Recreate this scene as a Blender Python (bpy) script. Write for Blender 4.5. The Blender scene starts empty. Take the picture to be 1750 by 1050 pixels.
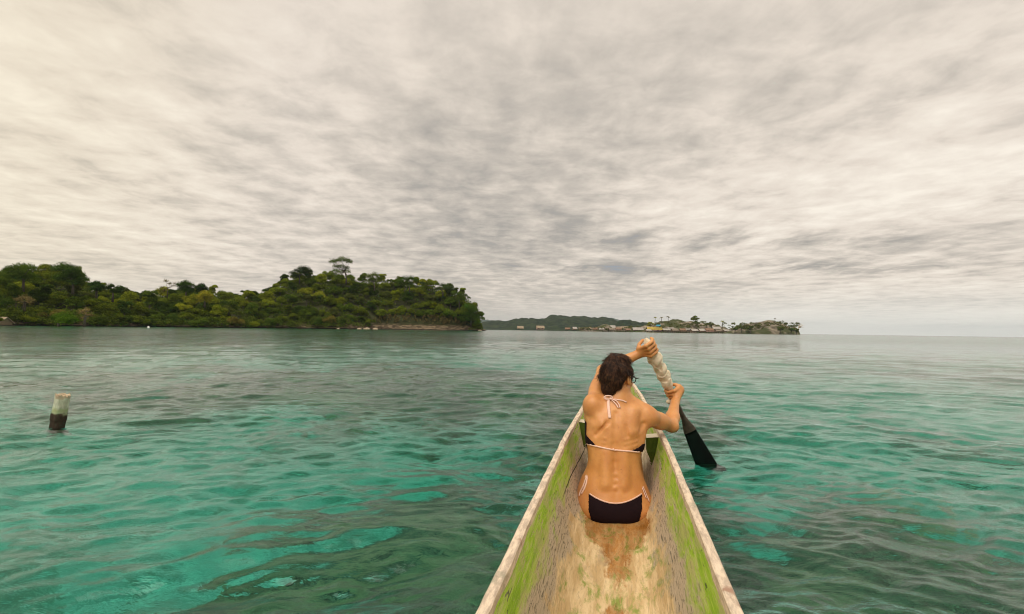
import bpy, math, random
import numpy as np
from mathutils import Vector, Matrix
from mathutils.bvhtree import BVHTree

rnd = random.Random(7)
rng = np.random.default_rng(11)
scene = bpy.context.scene
col = scene.collection

# ------------------------------------------------------------------ camera
W, H, F = 1750.0, 1050.0, 826.0
CAM_H = 0.85
TH, RO = math.radians(2.69), math.radians(0.83)
R0, U0 = Vector((1, 0, 0)), Vector((0, -math.sin(TH), math.cos(TH)))
FW = Vector((0, math.cos(TH), math.sin(TH)))
RV = R0*math.cos(RO) + U0*math.sin(RO)
UV_ = -R0*math.sin(RO) + U0*math.cos(RO)
CP = Vector((0, 0, CAM_H))
cd = bpy.data.cameras.new('camera')
cd.sensor_width = 36.0
cd.lens = 36.0*F/W
cd.clip_start = 0.02
cd.clip_end = 60000
cam = bpy.data.objects.new('camera', cd)
cam.matrix_world = Matrix.Translation(CP) @ Matrix((RV, UV_, -FW)).transposed().to_4x4()
col.objects.link(cam)
scene.camera = cam

def ray(px, py):
    return RV*((px-W/2)/F) + UV_*((H/2-py)/F) + FW

def at(px, py, d):
    return CP + ray(px, py)*d

def hz(px):
    return 563.8 + (px-875)*0.0145

def sea_at(px, py):
    r = ray(px, py)
    return CP + r*(-CAM_H/r.z)

# ------------------------------------------------------------------ node helper
class G:
    def __init__(s, nt):
        s.nt = nt
    def n(s, t, **kw):
        nd = s.nt.nodes.new(t)
        for k, v in kw.items():
            setattr(nd, k, v)
        return nd
    def put(s, sock, v):
        if isinstance(v, bpy.types.NodeSocket):
            s.nt.links.new(v, sock)
        elif v is not None:
            if sock.type == 'RGBA' and not hasattr(v, '__len__'):
                v = (v, v, v, 1)
            elif sock.type == 'RGBA' and len(v) == 3:
                v = (*v, 1)
            sock.default_value = v
    def m(s, op, a, b=None, c=None, clamp=False):
        nd = s.n('ShaderNodeMath', operation=op, use_clamp=clamp)
        s.put(nd.inputs[0], a)
        if b is not None: s.put(nd.inputs[1], b)
        if c is not None: s.put(nd.inputs[2], c)
        return nd.outputs[0]
    def noise(s, vec, scale, detail=3, rough=0.5, dist=0.0, lac=2.0):
        nd = s.n('ShaderNodeTexNoise')
        if vec is not None: s.put(nd.inputs['Vector'], vec)
        s.put(nd.inputs['Scale'], scale); s.put(nd.inputs['Detail'], detail)
        s.put(nd.inputs['Roughness'], rough); s.put(nd.inputs['Distortion'], dist)
        s.put(nd.inputs['Lacunarity'], lac)
        return nd.outputs['Fac']
    def ss(s, v, lo, hi, a=0.0, b=1.0):
        nd = s.n('ShaderNodeMapRange', interpolation_type='SMOOTHSTEP')
        s.put(nd.inputs[0], v)
        for i, q in enumerate((lo, hi, a, b)): s.put(nd.inputs[i+1], q)
        return nd.outputs[0]
    def lin(s, v, lo, hi, a=0.0, b=1.0):
        nd = s.n('ShaderNodeMapRange')
        s.put(nd.inputs[0], v)
        for i, q in enumerate((lo, hi, a, b)): s.put(nd.inputs[i+1], q)
        return nd.outputs[0]
    def mix(s, f, a, b, blend='MIX'):
        nd = s.n('ShaderNodeMix', data_type='RGBA', blend_type=blend)
        s.put(nd.inputs[0], f); s.put(nd.inputs[6], a); s.put(nd.inputs[7], b)
        return nd.outputs[2]
    def map(s, vec, loc=(0, 0, 0), rot=(0, 0, 0), sc=(1, 1, 1)):
        nd = s.n('ShaderNodeMapping')
        s.put(nd.inputs[0], vec); s.put(nd.inputs[1], loc); s.put(nd.inputs[2], rot); s.put(nd.inputs[3], sc)
        return nd.outputs[0]
    def xyz(s, x, y, z):
        nd = s.n('ShaderNodeCombineXYZ')
        s.put(nd.inputs[0], x); s.put(nd.inputs[1], y); s.put(nd.inputs[2], z)
        return nd.outputs[0]
    def sep(s, v):
        nd = s.n('ShaderNodeSeparateXYZ'); s.put(nd.inputs[0], v)
        return nd.outputs
    def co(s, k='Object'):
        return s.n('ShaderNodeTexCoord').outputs[k]
    def attr(s, name, out='Fac'):
        return s.n('ShaderNodeAttribute', attribute_name=name).outputs[out]
    def bump(s, h, strength=0.3, dist=0.01, normal=None):
        nd = s.n('ShaderNodeBump')
        s.put(nd.inputs['Strength'], strength); s.put(nd.inputs['Distance'], dist); s.put(nd.inputs['Height'], h)
        if normal is not None: s.put(nd.inputs['Normal'], normal)
        return nd.outputs[0]

def material(name):
    m = bpy.data.materials.new(name)
    m.use_nodes = True
    m.node_tree.nodes.clear()
    g = G(m.node_tree)
    out = g.n('ShaderNodeOutputMaterial')
    return m, g, out

def principled(g, out, base, rough=0.6, normal=None, spec=0.5, **kw):
    p = g.n('ShaderNodeBsdfPrincipled')
    g.put(p.inputs['Base Color'], base); g.put(p.inputs['Roughness'], rough)
    g.put(p.inputs['Specular IOR Level'], spec)
    if normal is not None: g.put(p.inputs['Normal'], normal)
    for k, v in kw.items(): g.put(p.inputs[k.replace('_', ' ')], v)
    g.nt.links.new(p.outputs[0], out.inputs['Surface'])
    return p

def simple(name, c, rough=0.7, var=0.25, scale=20.0, bump=0.0, bdist=0.003, spec=0.4, **kw):
    m, g, out = material(name)
    co = g.co()
    n = g.noise(co, scale, 4, 0.6)
    base = g.mix(g.lin(n, 0.3, 0.7), tuple(x*(1-var) for x in c), tuple(min(1, x*(1+var)) for x in c))
    nm = g.bump(g.noise(co, scale*3, 4, 0.6), bump, bdist) if bump else None
    principled(g, out, base, rough, nm, spec, **kw)
    return m

# ------------------------------------------------------------------ world, sun, exposure
SUN_EL, SUN_AZ = math.radians(58), math.radians(205)      # azimuth clockwise from +Y, behind and left of the canoe
world = bpy.data.worlds.new('World')
scene.world = world
world.use_nodes = True
world.node_tree.nodes.clear()
g = G(world.node_tree)
wo = g.n('ShaderNodeOutputWorld')
sky = g.n('ShaderNodeTexSky', sky_type='NISHITA', sun_disc=False)
sky.sun_elevation = SUN_EL
sky.sun_rotation = SUN_AZ
sky.dust_density = 2.0
bgs = g.n('ShaderNodeBackground')
g.put(bgs.inputs[0], sky.outputs[0]); g.put(bgs.inputs[1], 0.08)
d = g.co('Generated')
dx, dy, dz = g.sep(d)
dzc = g.m('MAXIMUM', dz, 0.0)
den = g.m('ADD', dzc, 0.055)
cx = g.m('DIVIDE', dx, den); cy = g.m('DIVIDE', dy, den)
P = g.xyz(cx, cy, 0.0)
Pr = g.map(P, rot=(0, 0, math.radians(4)), sc=(1, 0.55, 1))
# slow warp, then three scales of rippled cloud on a flat layer
wv = g.n('ShaderNodeTexNoise'); g.put(wv.inputs['Vector'], Pr); g.put(wv.inputs['Scale'], 0.9); g.put(wv.inputs['Detail'], 2.0)
wadd = g.n('ShaderNodeVectorMath', operation='MULTIPLY_ADD')
g.put(wadd.inputs[0], wv.outputs['Color']); g.put(wadd.inputs[1], (0.45, 0.45, 0.45)); g.put(wadd.inputs[2], Pr)
Pw = wadd.outputs[0]
n_big = g.noise(g.map(Pw, loc=(3.1, 1.7, 0)), 0.42, 3, 0.5)
n_mid = g.noise(g.map(Pw, loc=(1.3, 5.2, 0), rot=(0, 0, 0.25), sc=(1, 0.72, 1)), 1.9, 7, 0.60)
n_rip = g.noise(g.map(P, rot=(0, 0, -0.12), sc=(0.9, 0.95, 1)), 4.3, 6, 0.62, 0.25)
rip_on = g.ss(dzc, 0.85, 0.20, 0.15, 1.0)
cloud = g.m('ADD', g.m('MULTIPLY', g.m('SUBTRACT', n_big, 0.5), 0.60),
            g.m('ADD', g.m('MULTIPLY', g.m('SUBTRACT', n_mid, 0.5), 0.54),
                g.m('MULTIPLY', g.m('SUBTRACT', n_rip, 0.5), g.m('MULTIPLY', rip_on, 0.75))))
# thicker, greyer bank straight ahead; thinner and brighter cloud to both sides and overhead
hor = g.m('SQRT', g.m('ADD', g.m('MULTIPLY', dx, dx), g.m('MULTIPLY', dy, dy)))
sx = g.m('DIVIDE', dx, g.m('MAXIMUM', hor, 0.001))
side = g.m('ABSOLUTE', g.m('SUBTRACT', sx, -0.02))
thick = g.m('MULTIPLY', g.ss(side, 0.62, 0.0), g.ss(dzc, 0.70, 0.22))
front = g.ss(dy, -0.2, 0.5)
thick = g.m('MULTIPLY', thick, front)
v = g.m('ADD', 0.645, g.m('MULTIPLY', cloud, 0.86))
v = g.m('SUBTRACT', v, g.m('MULTIPLY', thick, 0.15))
v = g.m('ADD', v, g.m('MULTIPLY', g.ss(side, 0.45, 0.85), 0.035))
def gap(cx0, cy0, sx0, sy0, tilt=0.0):
    ax_ = g.m('SUBTRACT', cx, cx0); ay_ = g.m('SUBTRACT', cy, cy0)
    ay_ = g.m('ADD', ay_, g.m('MULTIPLY', ax_, tilt))
    a2 = g.m('POWER', g.m('ABSOLUTE', g.m('DIVIDE', ax_, sx0)), 2.0); b2 = g.m('POWER', g.m('ABSOLUTE', g.m('DIVIDE', ay_, sy0)), 2.0)
    e_ = g.m('EXPONENT', g.m('MULTIPLY', g.m('ADD', a2, b2), -1.0))
    return g.m('MULTIPLY', e_, g.ss(n_mid, 0.66, 0.36))
gaps = g.m('ADD', gap(1.75, 3.9, 1.3, 0.35, 0.12), gap(3.2, 4.9, 1.1, 0.35, 0.05))
gaps = g.m('ADD', gaps, gap(1.0, 5.4, 0.9, 0.35, 0.0))
v = g.m('SUBTRACT', v, g.m('MULTIPLY', gaps, 0.30))
cr = g.n('ShaderNodeValToRGB')
g.put(cr.inputs[0], v)
els = cr.color_ramp.elements
stops = [(0.15, (0.24, 0.237, 0.245)), (0.36, (0.33, 0.306, 0.275)), (0.50, (0.465, 0.418, 0.365)),
         (0.64, (0.63, 0.56, 0.485)), (0.85, (0.77, 0.705, 0.615))]
els[0].position, els[0].color = stops[0][0], (*stops[0][1], 1)
els[1].position, els[1].color = stops[-1][0], (*stops[-1][1], 1)
for p_, c_ in stops[1:-1]:
    e = els.new(p_); e.color = (*c_, 1)
ccol = cr.outputs[0]
ccol = g.mix(g.m('MULTIPLY', g.ss(g.m('MULTIPLY', sx, -1), 0.40, 0.78), 0.8), ccol, g.mix(1.0, ccol, (1.0, 0.985, 0.89), 'MULTIPLY'))
hfade = g.m('MULTIPLY', g.ss(dzc, 0.10, 0.0), 0.75)
ccol = g.mix(hfade, ccol, g.mix(g.ss(sx, -0.1, 0.6), (0.47, 0.43, 0.385), (0.70, 0.69, 0.64)))
ccol = g.mix(g.ss(dz, -0.02, -0.2), ccol, (0.10, 0.14, 0.13))
bgc = g.n('ShaderNodeBackground')
g.put(bgc.inputs[0], ccol)
g.put(bgc.inputs[1], 0.80)
mixw = g.n('ShaderNodeMixShader')
g.put(mixw.inputs[0], g.ss(v, 0.14, 0.30, 0.80, 0.985))
world.node_tree.links.new(bgs.outputs[0], mixw.inputs[1])
world.node_tree.links.new(bgc.outputs[0], mixw.inputs[2])
world.node_tree.links.new(mixw.outputs[0], wo.inputs['Surface'])
world.cycles.sampling_method = 'MANUAL'
world.cycles.sample_map_resolution = 512

sd = bpy.data.lights.new('sun', 'SUN')
sd.energy = 1.5
sd.angle = math.radians(55)
sd.color = (1.0, 0.93, 0.82)
sun = bpy.data.objects.new('sun', sd)
sdir = Vector((math.sin(SUN_AZ)*math.cos(SUN_EL), math.cos(SUN_AZ)*math.cos(SUN_EL), math.sin(SUN_EL)))
sun.rotation_euler = sdir.to_track_quat('Z', 'Y').to_euler()
sun.location = (-3, -4, 8)
col.objects.link(sun)

scene.view_settings.view_transform = 'Standard'
scene.view_settings.look = 'None'
scene.view_settings.gamma = 1
scene.view_settings.use_curve_mapping = False
scene.view_settings.exposure = 0.70
scene.cycles.use_denoising = True
scene.cycles.filter_width = 1.0
scene.cycles.max_bounces = 10
scene.cycles.transmission_bounces = 8
scene.cycles.diffuse_bounces = 3
scene.cycles.volume_bounces = 1
scene.cycles.sample_clamp_indirect = 6

# ------------------------------------------------------------------ mesh helpers
def mesh_np(name, verts, faces, smooth=True):
    verts = np.asarray(verts, dtype=np.float32)
    faces = np.asarray(faces, dtype=np.int32)
    me = bpy.data.meshes.new(name)
    k = faces.shape[1]
    me.vertices.add(len(verts)); me.vertices.foreach_set('co', verts.ravel())
    me.loops.add(faces.size); me.loops.foreach_set('vertex_index', faces.ravel())
    me.polygons.add(len(faces))
    me.polygons.foreach_set('loop_start', np.arange(0, faces.size, k, dtype=np.int32))
    me.polygons.foreach_set('loop_total', np.full(len(faces), k, dtype=np.int32))
    me.update(calc_edges=True)
    if smooth:
        me.polygons.foreach_set('use_smooth', np.ones(len(faces), dtype=bool))
    return me

def mesh_py(name, verts, faces, smooth=False):
    me = bpy.data.meshes.new(name)
    me.from_pydata([tuple(v) for v in verts], [], faces)
    me.update()
    if smooth:
        me.polygons.foreach_set('use_smooth', np.ones(len(me.polygons), dtype=bool))
    return me

def fattr(me, name, vals):
    a = me.attributes.new(name, 'FLOAT', 'POINT')
    a.data.foreach_set('value', np.asarray(vals, dtype=np.float32))

def link(name, me, mat=None, parent=None, loc=None, **props):
    o = bpy.data.objects.new(name, me)
    if mat is not None and me is not None and not me.materials:
        me.materials.append(mat)
    col.objects.link(o)
    if parent is not None: o.parent = parent
    if loc is not None: o.location = loc
    for k, v in props.items(): o[k] = v
    return o

def empty(name, loc=(0, 0, 0), **props):
    o = link(name, None, None, None, loc, **props)
    o.empty_display_size = 0.1
    return o

def grid_faces(nu, nv):
    i = np.arange(nu-1)[:, None]*nv + np.arange(nv-1)[None, :]
    return np.stack([i, i+nv, i+nv+1, i+1], -1).reshape(-1, 4)

def tube_geo(pts, radii, n=8, caps=True, flat=None):
    """tube along pts; flat=(w,t) scales cross-section; returns verts, faces lists"""
    pts = [Vector(p) for p in pts]
    if not hasattr(radii, '__len__'): radii = [radii]*len(pts)
    V, Fc = [], []
    up = Vector((0, 0, 1))
    t0 = (pts[1]-pts[0]).normalized()
    if abs(t0.dot(up)) > 0.95: up = Vector((0, 1, 0))
    nrm = (up - t0*up.dot(t0)).normalized()
    for i, p in enumerate(pts):
        t = (pts[min(i+1, len(pts)-1)] - pts[max(i-1, 0)]).normalized()
        nrm = (nrm - t*nrm.dot(t)).normalized()
        b = t.cross(nrm)
        for j in range(n):
            a = 2*math.pi*j/n
            V.append(p + (nrm*math.cos(a)*(flat[1] if flat else 1) + b*math.sin(a)*(flat[0] if flat else 1))*radii[i])
    for i in range(len(pts)-1):
        for j in range(n):
            Fc.append((i*n+j, i*n+(j+1) % n, (i+1)*n+(j+1) % n, (i+1)*n+j))
    if caps:
        Fc.append(tuple(reversed(range(n))))
        Fc.append(tuple((len(pts)-1)*n + j for j in range(n)))
    return V, Fc

class Geo:
    def __init__(s): s.V, s.F = [], []
    def add(s, vf):
        o = len(s.V); s.V += list(vf[0]); s.F += [tuple(i+o for i in f) for f in vf[1]]
        return s
    def tube(s, pts, r, n=8, caps=True, flat=None): return s.add(tube_geo(pts, r, n, caps, flat))
    def box(s, x0, x1, y0, y1, z0, z1, M=None):
        v = [Vector((x, y, z)) for x in (x0, x1) for y in (y0, y1) for z in (z0, z1)]
        if M is not None: v = [M @ q for q in v]
        return s.add((v, [(0, 1, 3, 2), (4, 6, 7, 5), (0, 4, 5, 1), (2, 3, 7, 6), (0, 2, 6, 4), (1, 5, 7, 3)]))
    def mesh(s, name, smooth=False): return mesh_py(name, s.V, s.F, smooth)

# value noise in numpy (used for shaping geometry)
def vnoise(x, y, seed=0):
    xi, yi = np.floor(x).astype(np.int64), np.floor(y).astype(np.int64)
    xf, yf = x-xi, y-yi
    u, v = xf*xf*(3-2*xf), yf*yf*(3-2*yf)
    def hsh(a, b):
        h = (a*374761393 + b*668265263 + seed*1442695041) & 0x7fffffff
        h = ((h ^ (h >> 13))*1274126177) & 0x7fffffff
        return ((h ^ (h >> 16)) & 0xffff)/65535.0
    return (hsh(xi, yi)*(1-u)+hsh(xi+1, yi)*u)*(1-v) + (hsh(xi, yi+1)*(1-u)+hsh(xi+1, yi+1)*u)*v
def fbm(x, y, seed=0, oct=4, gain=0.5):
    s, a, t = 0, 1.0, 0
    for k in range(oct):
        s = s + a*vnoise(x*2**k + 17.3*k, y*2**k - 9.1*k, seed+k); t += a; a *= gain
    return s/t

# ------------------------------------------------------------------ canoe frame
BYAW = math.atan((1056-875)/F)
BD = Vector((math.sin(BYAW), math.cos(BYAW), 0))          # along the canoe, towards the bow
BR = Vector((math.cos(BYAW), -math.sin(BYAW), 0))         # to its right
AX_OFF = -0.012
def interp(x, xs, ys): return np.interp(x, xs, ys)
S_Y = [-1.15, -0.9, -0.4, 0.3, 1.0, 2.7, 3.6, 4.4, 5.0, 5.35, 5.62, 5.75]
S_W = [0.02, 0.13, 0.215, 0.235, 0.240, 0.247, 0.226, 0.200, 0.156, 0.108, 0.050, 0.008]
S_R = [0.34, 0.31, 0.29, 0.28, 0.28, 0.28, 0.285, 0.30, 0.325, 0.345, 0.365, 0.38]
S_F = [0.20, 0.03, -0.06, -0.083, -0.087, -0.087, -0.08, -0.05, 0.01, 0.09, 0.20, 0.33]
def smooth_interp(xs, ys):
    f = np.linspace(xs[0], xs[-1], 200); v = np.interp(f, xs, ys)
    k = np.array([1, 2, 3, 4, 3, 2, 1.])/16
    vv = np.convolve(np.pad(v, 3, mode='edge'), k, 'valid')
    return lambda q: np.interp(q, f, vv)
hull_w, hull_r, hull_f = smooth_interp(S_Y, S_W), smooth_interp(S_Y, S_R), smooth_interp(S_Y, S_F)
PW, WALL = 4.6, 0.020
def to_boat(x, y):
    return x*BR.x + y*BR.y - AX_OFF, x*BD.x + y*BD.y

# ------------------------------------------------------------------ water
def ocean():
    # rings packed near the canoe, thinning out to the horizon
    r = [0.12]
    while r[-1] < 9000:
        q = r[-1]
        r.append(q + max(0.006*q*(max(q, 8)/8)**0.5, 0.004))
    r = np.array(r)
    a_in = np.linspace(math.radians(-66), math.radians(66), 640)
    a_out = np.linspace(math.radians(66), math.radians(294), 60)[1:-1]
    a = np.concatenate([a_in, a_out])
    nr, na = len(r), len(a)
    X = r[:, None]*np.sin(a)[None, :]
    Y = r[:, None]*np.cos(a)[None, :]
    dr = np.gradient(r)[:, None]
    da = np.where(np.abs(a) < 1.16, 0.0036, 0.067)[None, :]
    spac = np.maximum(dr, r[:, None]*da*0.7)
    wx = X + 0.35*(fbm(X*0.5, Y*0.5, 3, 2)-0.5)*2
    wy = Y + 0.35*(fbm(X*0.5, Y*0.5, 5, 2)-0.5)*2
    left = 1/(1+np.exp((X-0.6)/2.2))
    Z = np.zeros_like(X)
    R = np.random.default_rng(5)
    n = 130
    for i in range(n):
        lam = 0.075*(30)**(i/(n-1.0))
        amp = 0.0034*lam*(1.8 if lam < 0.32 else 1.0)*(1.0 if lam < 0.6 else (0.6/lam)**0.5)
        amp *= R.uniform(0.5, 1.3)
        side = i % 2
        base = math.radians(14 if side else -12)
        dirn = base + R.normal()*math.radians(24)
        k = 2*math.pi/lam
        ph = R.uniform(0, 6.28)
        kx, ky = math.sin(dirn)*k, math.cos(dirn)*k
        lim = np.clip((lam/spac-2.2)/2.5, 0, 1)
        wgt = (0.45+0.9*left) if not side else (0.45+0.9*(1-left))
        arg = wx*kx + wy*ky + ph
        sn = np.sin(arg)
        Z += amp*wgt*lim*(sn + 0.30*np.cos(2*arg) + 0.08*np.sin(3*arg))
    for (sx_, sy_, sd_, am_, rot) in ((1.5, 4.2, 201, 0.0085, 0.25), (1.9, 5.0, 202, 0.0065, -0.28), (4.0, 9.5, 203, 0.0034, 0.05)):
        u_ = (wx*math.cos(rot)+wy*math.sin(rot))*sx_; v_ = (-wx*math.sin(rot)+wy*math.cos(rot))*sy_
        n_ = fbm(u_, v_, sd_, 2, 0.4)
        rdg = np.clip(1-np.abs(n_-0.5)*4.5, 0, 1)**2
        Z += am_*rdg*np.clip((0.9/sy_/spac-2.0)/2.0, 0, 1)
    Z *= 0.50 + 0.50*np.exp(-np.clip(r[:, None]-3.5, 0, None)/7.0)
    gust = 0.55 + 0.9*fbm(X*0.12+4, Y*0.06, 21, 3)
    Z *= gust
    # small rings where the paddle blade and the post cut the surface
    for (c, A, L, dec) in ((sea_at(1208, 797), 0.0012, 0.09, 0.25),):
        dd = np.hypot(X-c.x, Y-c.y)
        Z += A*np.cos(dd*2*math.pi/L)*np.exp(-dd/dec)*np.clip(dd/0.03, 0, 1)
    bx, by = to_boat(X, Y)
    w = hull_w(by)+WALL*0.5
    inside = (by > S_Y[0]) & (by < S_Y[-1]) & (np.abs(bx) < w)
    zb = hull_f(by)-0.02 + (hull_r(by)-hull_f(by))*(np.abs(bx)/w)**PW
    Z = np.where(inside, np.minimum(Z, zb), Z)
    V = np.stack([X, Y, Z], -1).reshape(-1, 3)
    i = (np.arange(nr-1)[:, None]*na + np.arange(na)[None, :])
    j = (np.arange(nr-1)[:, None]*na + ((np.arange(na)+1) % na)[None, :])
    Fq = np.stack([i, i+na, j+na, j], -1).reshape(-1, 4)
    # closed body of water: inner disc, skirt and bottom
    zin = V[:na, 2].mean()
    extra = [[0, 0, zin], [0, 0, -30.0]]
    b0 = len(V)
    rim = V[(nr-1)*na:].copy(); rim[:, 2] = -30
    V = np.concatenate([V, extra, rim])
    kk = np.arange(na); k2 = (kk+1) % na
    c0 = np.stack([np.full(na, b0), kk, k2, k2], -1)
    top = (nr-1)*na
    sk = np.stack([top+kk, b0+2+kk, b0+2+k2, top+k2], -1)
    bt = np.stack([np.full(na, b0+1), b0+2+k2, b0+2+kk, b0+2+kk], -1)
    quads = np.concatenate([Fq, sk])[:, ::-1]
    quads = quads[:, ::-1]
    tris = np.concatenate([c0, bt])[:, :3]
    me = bpy.data.meshes.new('sea_water')
    nl = quads.size + tris.size
    me.vertices.add(len(V)); me.vertices.foreach_set('co', V.astype(np.float32).ravel())
    me.loops.add(nl)
    me.loops.foreach_set('vertex_index', np.concatenate([quads.ravel(), tris.ravel()]).astype(np.int32))
    me.polygons.add(len(quads)+len(tris))
    ls = np.concatenate([np.arange(len(quads))*4, quads.size + np.arange(len(tris))*3]).astype(np.int32)
    lt = np.concatenate([np.full(len(quads), 4), np.full(len(tris), 3)]).astype(np.int32)
    me.polygons.foreach_set('loop_start', ls); me.polygons.foreach_set('loop_total', lt)
    me.update(calc_edges=True)
    me.polygons.foreach_set('use_smooth', np.ones(len(lt), dtype=bool))
    import bmesh
    bm = bmesh.new(); bm.from_mesh(me)
    bmesh.ops.recalc_face_normals(bm, faces=bm.faces)
    bm.to_mesh(me); bm.free()
    m, g, out = material('sea_water')
    co = g.co()
    dist = g.n('ShaderNodeVectorMath', operation='LENGTH'); g.put(dist.inputs[0], co)
    n1 = g.noise(g.map(co, rot=(0, 0, 0.2), sc=(0.42, 1.35, 1)), 6.0, 6, 0.62, 0.5)
    n2 = g.noise(g.map(co, rot=(0, 0, -0.3), sc=(0.6, 1.3, 1)), 17.0, 3, 0.55, 0.3)
    far = g.noise(g.map(co, rot=(0, 0, 0.1), sc=(0.45, 1.25, 1)), 1.1, 5, 0.6, 0.4)
    nm = g.bump(n1, 1.0, g.ss(dist.outputs['Value'], 2.0, 14.0, 0.010, 0.011))
    nm = g.bump(n2, 1.0, 0.0032, nm)
    nm = g.bump(far, 1.0, g.ss(dist.outputs['Value'], 8.0, 45.0, 0.0, 0.030), nm)
    p = g.n('ShaderNodeBsdfPrincipled')
    g.put(p.inputs['Base Color'], (1, 1, 1)); g.put(p.inputs['Roughness'], g.ss(dist.outputs['Value'], 5.0, 90.0, 0.015, 0.13))
    g.put(p.inputs['IOR'], 1.333); g.put(p.inputs['Transmission Weight'], 1.0); g.put(p.inputs['Normal'], nm)
    g.nt.links.new(p.outputs[0], out.inputs['Surface'])
    va = g.n('ShaderNodeVolumeAbsorption')
    g.put(va.inputs['Color'], (0.06, 0.915, 0.84)); g.put(va.inputs['Density'], 0.45)
    g.nt.links.new(va.outputs[0], out.inputs['Volume'])
    m.cycles.homogeneous_volume = True
    link('sea_water', me, m, kind='structure')
ocean()

def bed_at(px, py, dep=2.0):
    """seabed point seen through the flat water surface at a pixel"""
    s = sea_at(px, py)
    r = ray(px, py).normalized()
    c = -r.z
    sn = math.sqrt(max(0, 1-c*c))/1.333
    t = sn/math.sqrt(1-sn*sn)
    h = Vector((r.x, r.y, 0)).normalized()
    return Vector((s.x, s.y, 0)) + h*t*dep

def seabed():
    r = [0.3]
    while r[-1] < 9000:
        q = r[-1]
        r.append(q + max(0.012*q*(max(q, 10)/10)**0.4, 0.02))
    r = np.array(r)
    a = np.concatenate([np.linspace(math.radians(-70), math.radians(70), 420), np.linspace(math.radians(70), math.radians(290), 40)[1:]])
    X = r[:, None]*np.sin(a)[None, :]; Y = r[:, None]*np.cos(a)[None, :]
    m = (fbm(X*0.42+3.1, Y*0.34+7.7, 31, 5, 0.55)-0.5)*2.2 + (fbm(X*1.3+9, Y*1.0+2, 131, 5, 0.65)-0.5)*3.0
    blobs = [  # px, py, rx, ry, weight (+ sand, - reef)
        (60, 900, 1.6, 1.2, 1.0), (110, 1010, 1.0, 0.6, 0.8), (230, 790, 1.3, 1.2, 0.8), (30, 760, 2.0, 2.0, 0.6), (90, 1040, .6, .3, .5),
        (560, 800, 1.2, 0.7, 1.1), (690, 745, 1.4, 0.7, 1.1), (620, 700, 2.0, 1.1, 0.7), (790, 770, 0.8, 0.5, 0.6), (560, 880, 0.42, 0.13, 1.5),
        (845, 935, 0.25, 0.3, 0.6), (330, 860, 0.9, 0.5, 0.6),
        (1330, 850, 0.40, 0.55, 1.6), (1290, 900, 0.30, 0.30, 1.6), (1400, 820, 0.6, 0.3, 1.0), (1480, 960, 0.3, 0.1, 1.3), (870, 860, 0.35, 0.35, 1.3), (840, 820, 0.6, 0.3, 0.9), (1460, 770, 1.3, 0.45, 1.1), (1620, 800, 1.2, 0.5, 0.9), (1720, 900, 0.8, 0.5, 1.6),
        (1260, 790, 0.6, 0.4, 0.7), (1450, 700, 2.0, 1.2, 0.8), (1350, 660, 2.4, 1.6, 0.8), (1720, 720, 2.0, 1.2, 0.5),
        (760, 601, 9, 4, 1.4), (200, 600, 9, 6, 1.0), (1250, 640, 4, 2.5, 0.8),
        (700, 960, 0.7, 0.45, -0.9), (870, 1000, 0.6, 0.6, -0.9), (480, 950, 0.7, 0.35, -0.6), (760, 840, 0.7, 0.35, -0.7), (400, 1020, 0.6, 0.35, -0.4),
        (1450, 890, 0.6, 0.35, -0.9), (1350, 990, 0.5, 0.35, -1.0), (1600, 960, 0.8, 0.5, -0.9), (1560, 870, 0.8, 0.2, -0.6), (1230, 980, 0.5, 0.5, -0.8),
        (880, 690, 2.2, 2.5, -0.9), (420, 650, 5, 3, -0.8), (1600, 640, 5, 3, -0.5), (920, 760, 0.6, 0.8, -0.8), (600, 640, 5, 2.5, -0.5), (250, 1040, 0.5, 0.25, -0.3)]
    for (px, py, rx, ry, wt) in blobs:
        c = bed_at(px, py)
        m += wt*0.95*np.exp(-(((X-c.x)/rx)**2 + ((Y-c.y)/ry)**2))
    sand = 1/(1+np.exp(-m*5))
    rr = np.hypot(X, Y)
    coral = fbm(X*3.2, Y*3.2, 77, 4, 0.6)
    Z = -2.05 - 0.25*(fbm(X*0.2, Y*0.2, 9, 2)-0.5) + (1-sand)*(0.18 + 0.75*(coral-0.35)) + np.clip(-m, 0, 1)*0.15
    Z += -np.clip((rr-5)/22, 0, 1)*2.6 -np.clip((rr-25)/60, 0, 1)*1.0 + np.clip((rr-70)/80, 0, 1)*1.6 - np.clip((rr-330)/700, 0, 1)*14
    Z = np.minimum(Z, -0.75)
    me = mesh_np('seabed', np.stack([X, Y, Z], -1).reshape(-1, 3), grid_faces(*X.shape)[:, ::-1])
    fattr(me, 'sand', sand.ravel()); fattr(me, 'coral', coral.ravel())
    m_, g, out = material('seabed_sand_and_reef')
    co = g.co()
    s = g.attr('sand'); c = g.attr('coral')
    big = g.noise(co, 1.1, 3, 0.5)
    fine = g.noise(co, 14, 5, 0.65)
    reef = g.mix(g.ss(fine, 0.35, 0.68), (0.045, 0.047, 0.034), (0.26, 0.235, 0.14))
    reef = g.mix(g.m('MULTIPLY', g.ss(big, 0.49, 0.66), 0.6), reef, (0.42, 0.31, 0.15))
    reef = g.mix(g.ss(big, 0.42, 0.30), reef, (0.14, 0.10, 0.085))
    sandc = g.mix(g.ss(g.noise(co, 5, 4, 0.6), 0.35, 0.7), (0.25, 0.285, 0.25), (0.62, 0.64, 0.56))
    rub = g.noise(g.map(co, loc=(5, 1, 0)), 1.7, 6, 0.68)
    sandc = g.mix(g.m('MULTIPLY', g.ss(rub, 0.48, 0.60), 0.8), sandc, (0.14, 0.155, 0.10))
    edge = g.ss(g.m('ADD', s, g.m('MULTIPLY', g.m('SUBTRACT', fine, 0.5), 0.9)), 0.22, 0.78)
    principled(g, out, g.mix(edge, reef, sandc), 0.95, None, 0.1)
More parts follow.
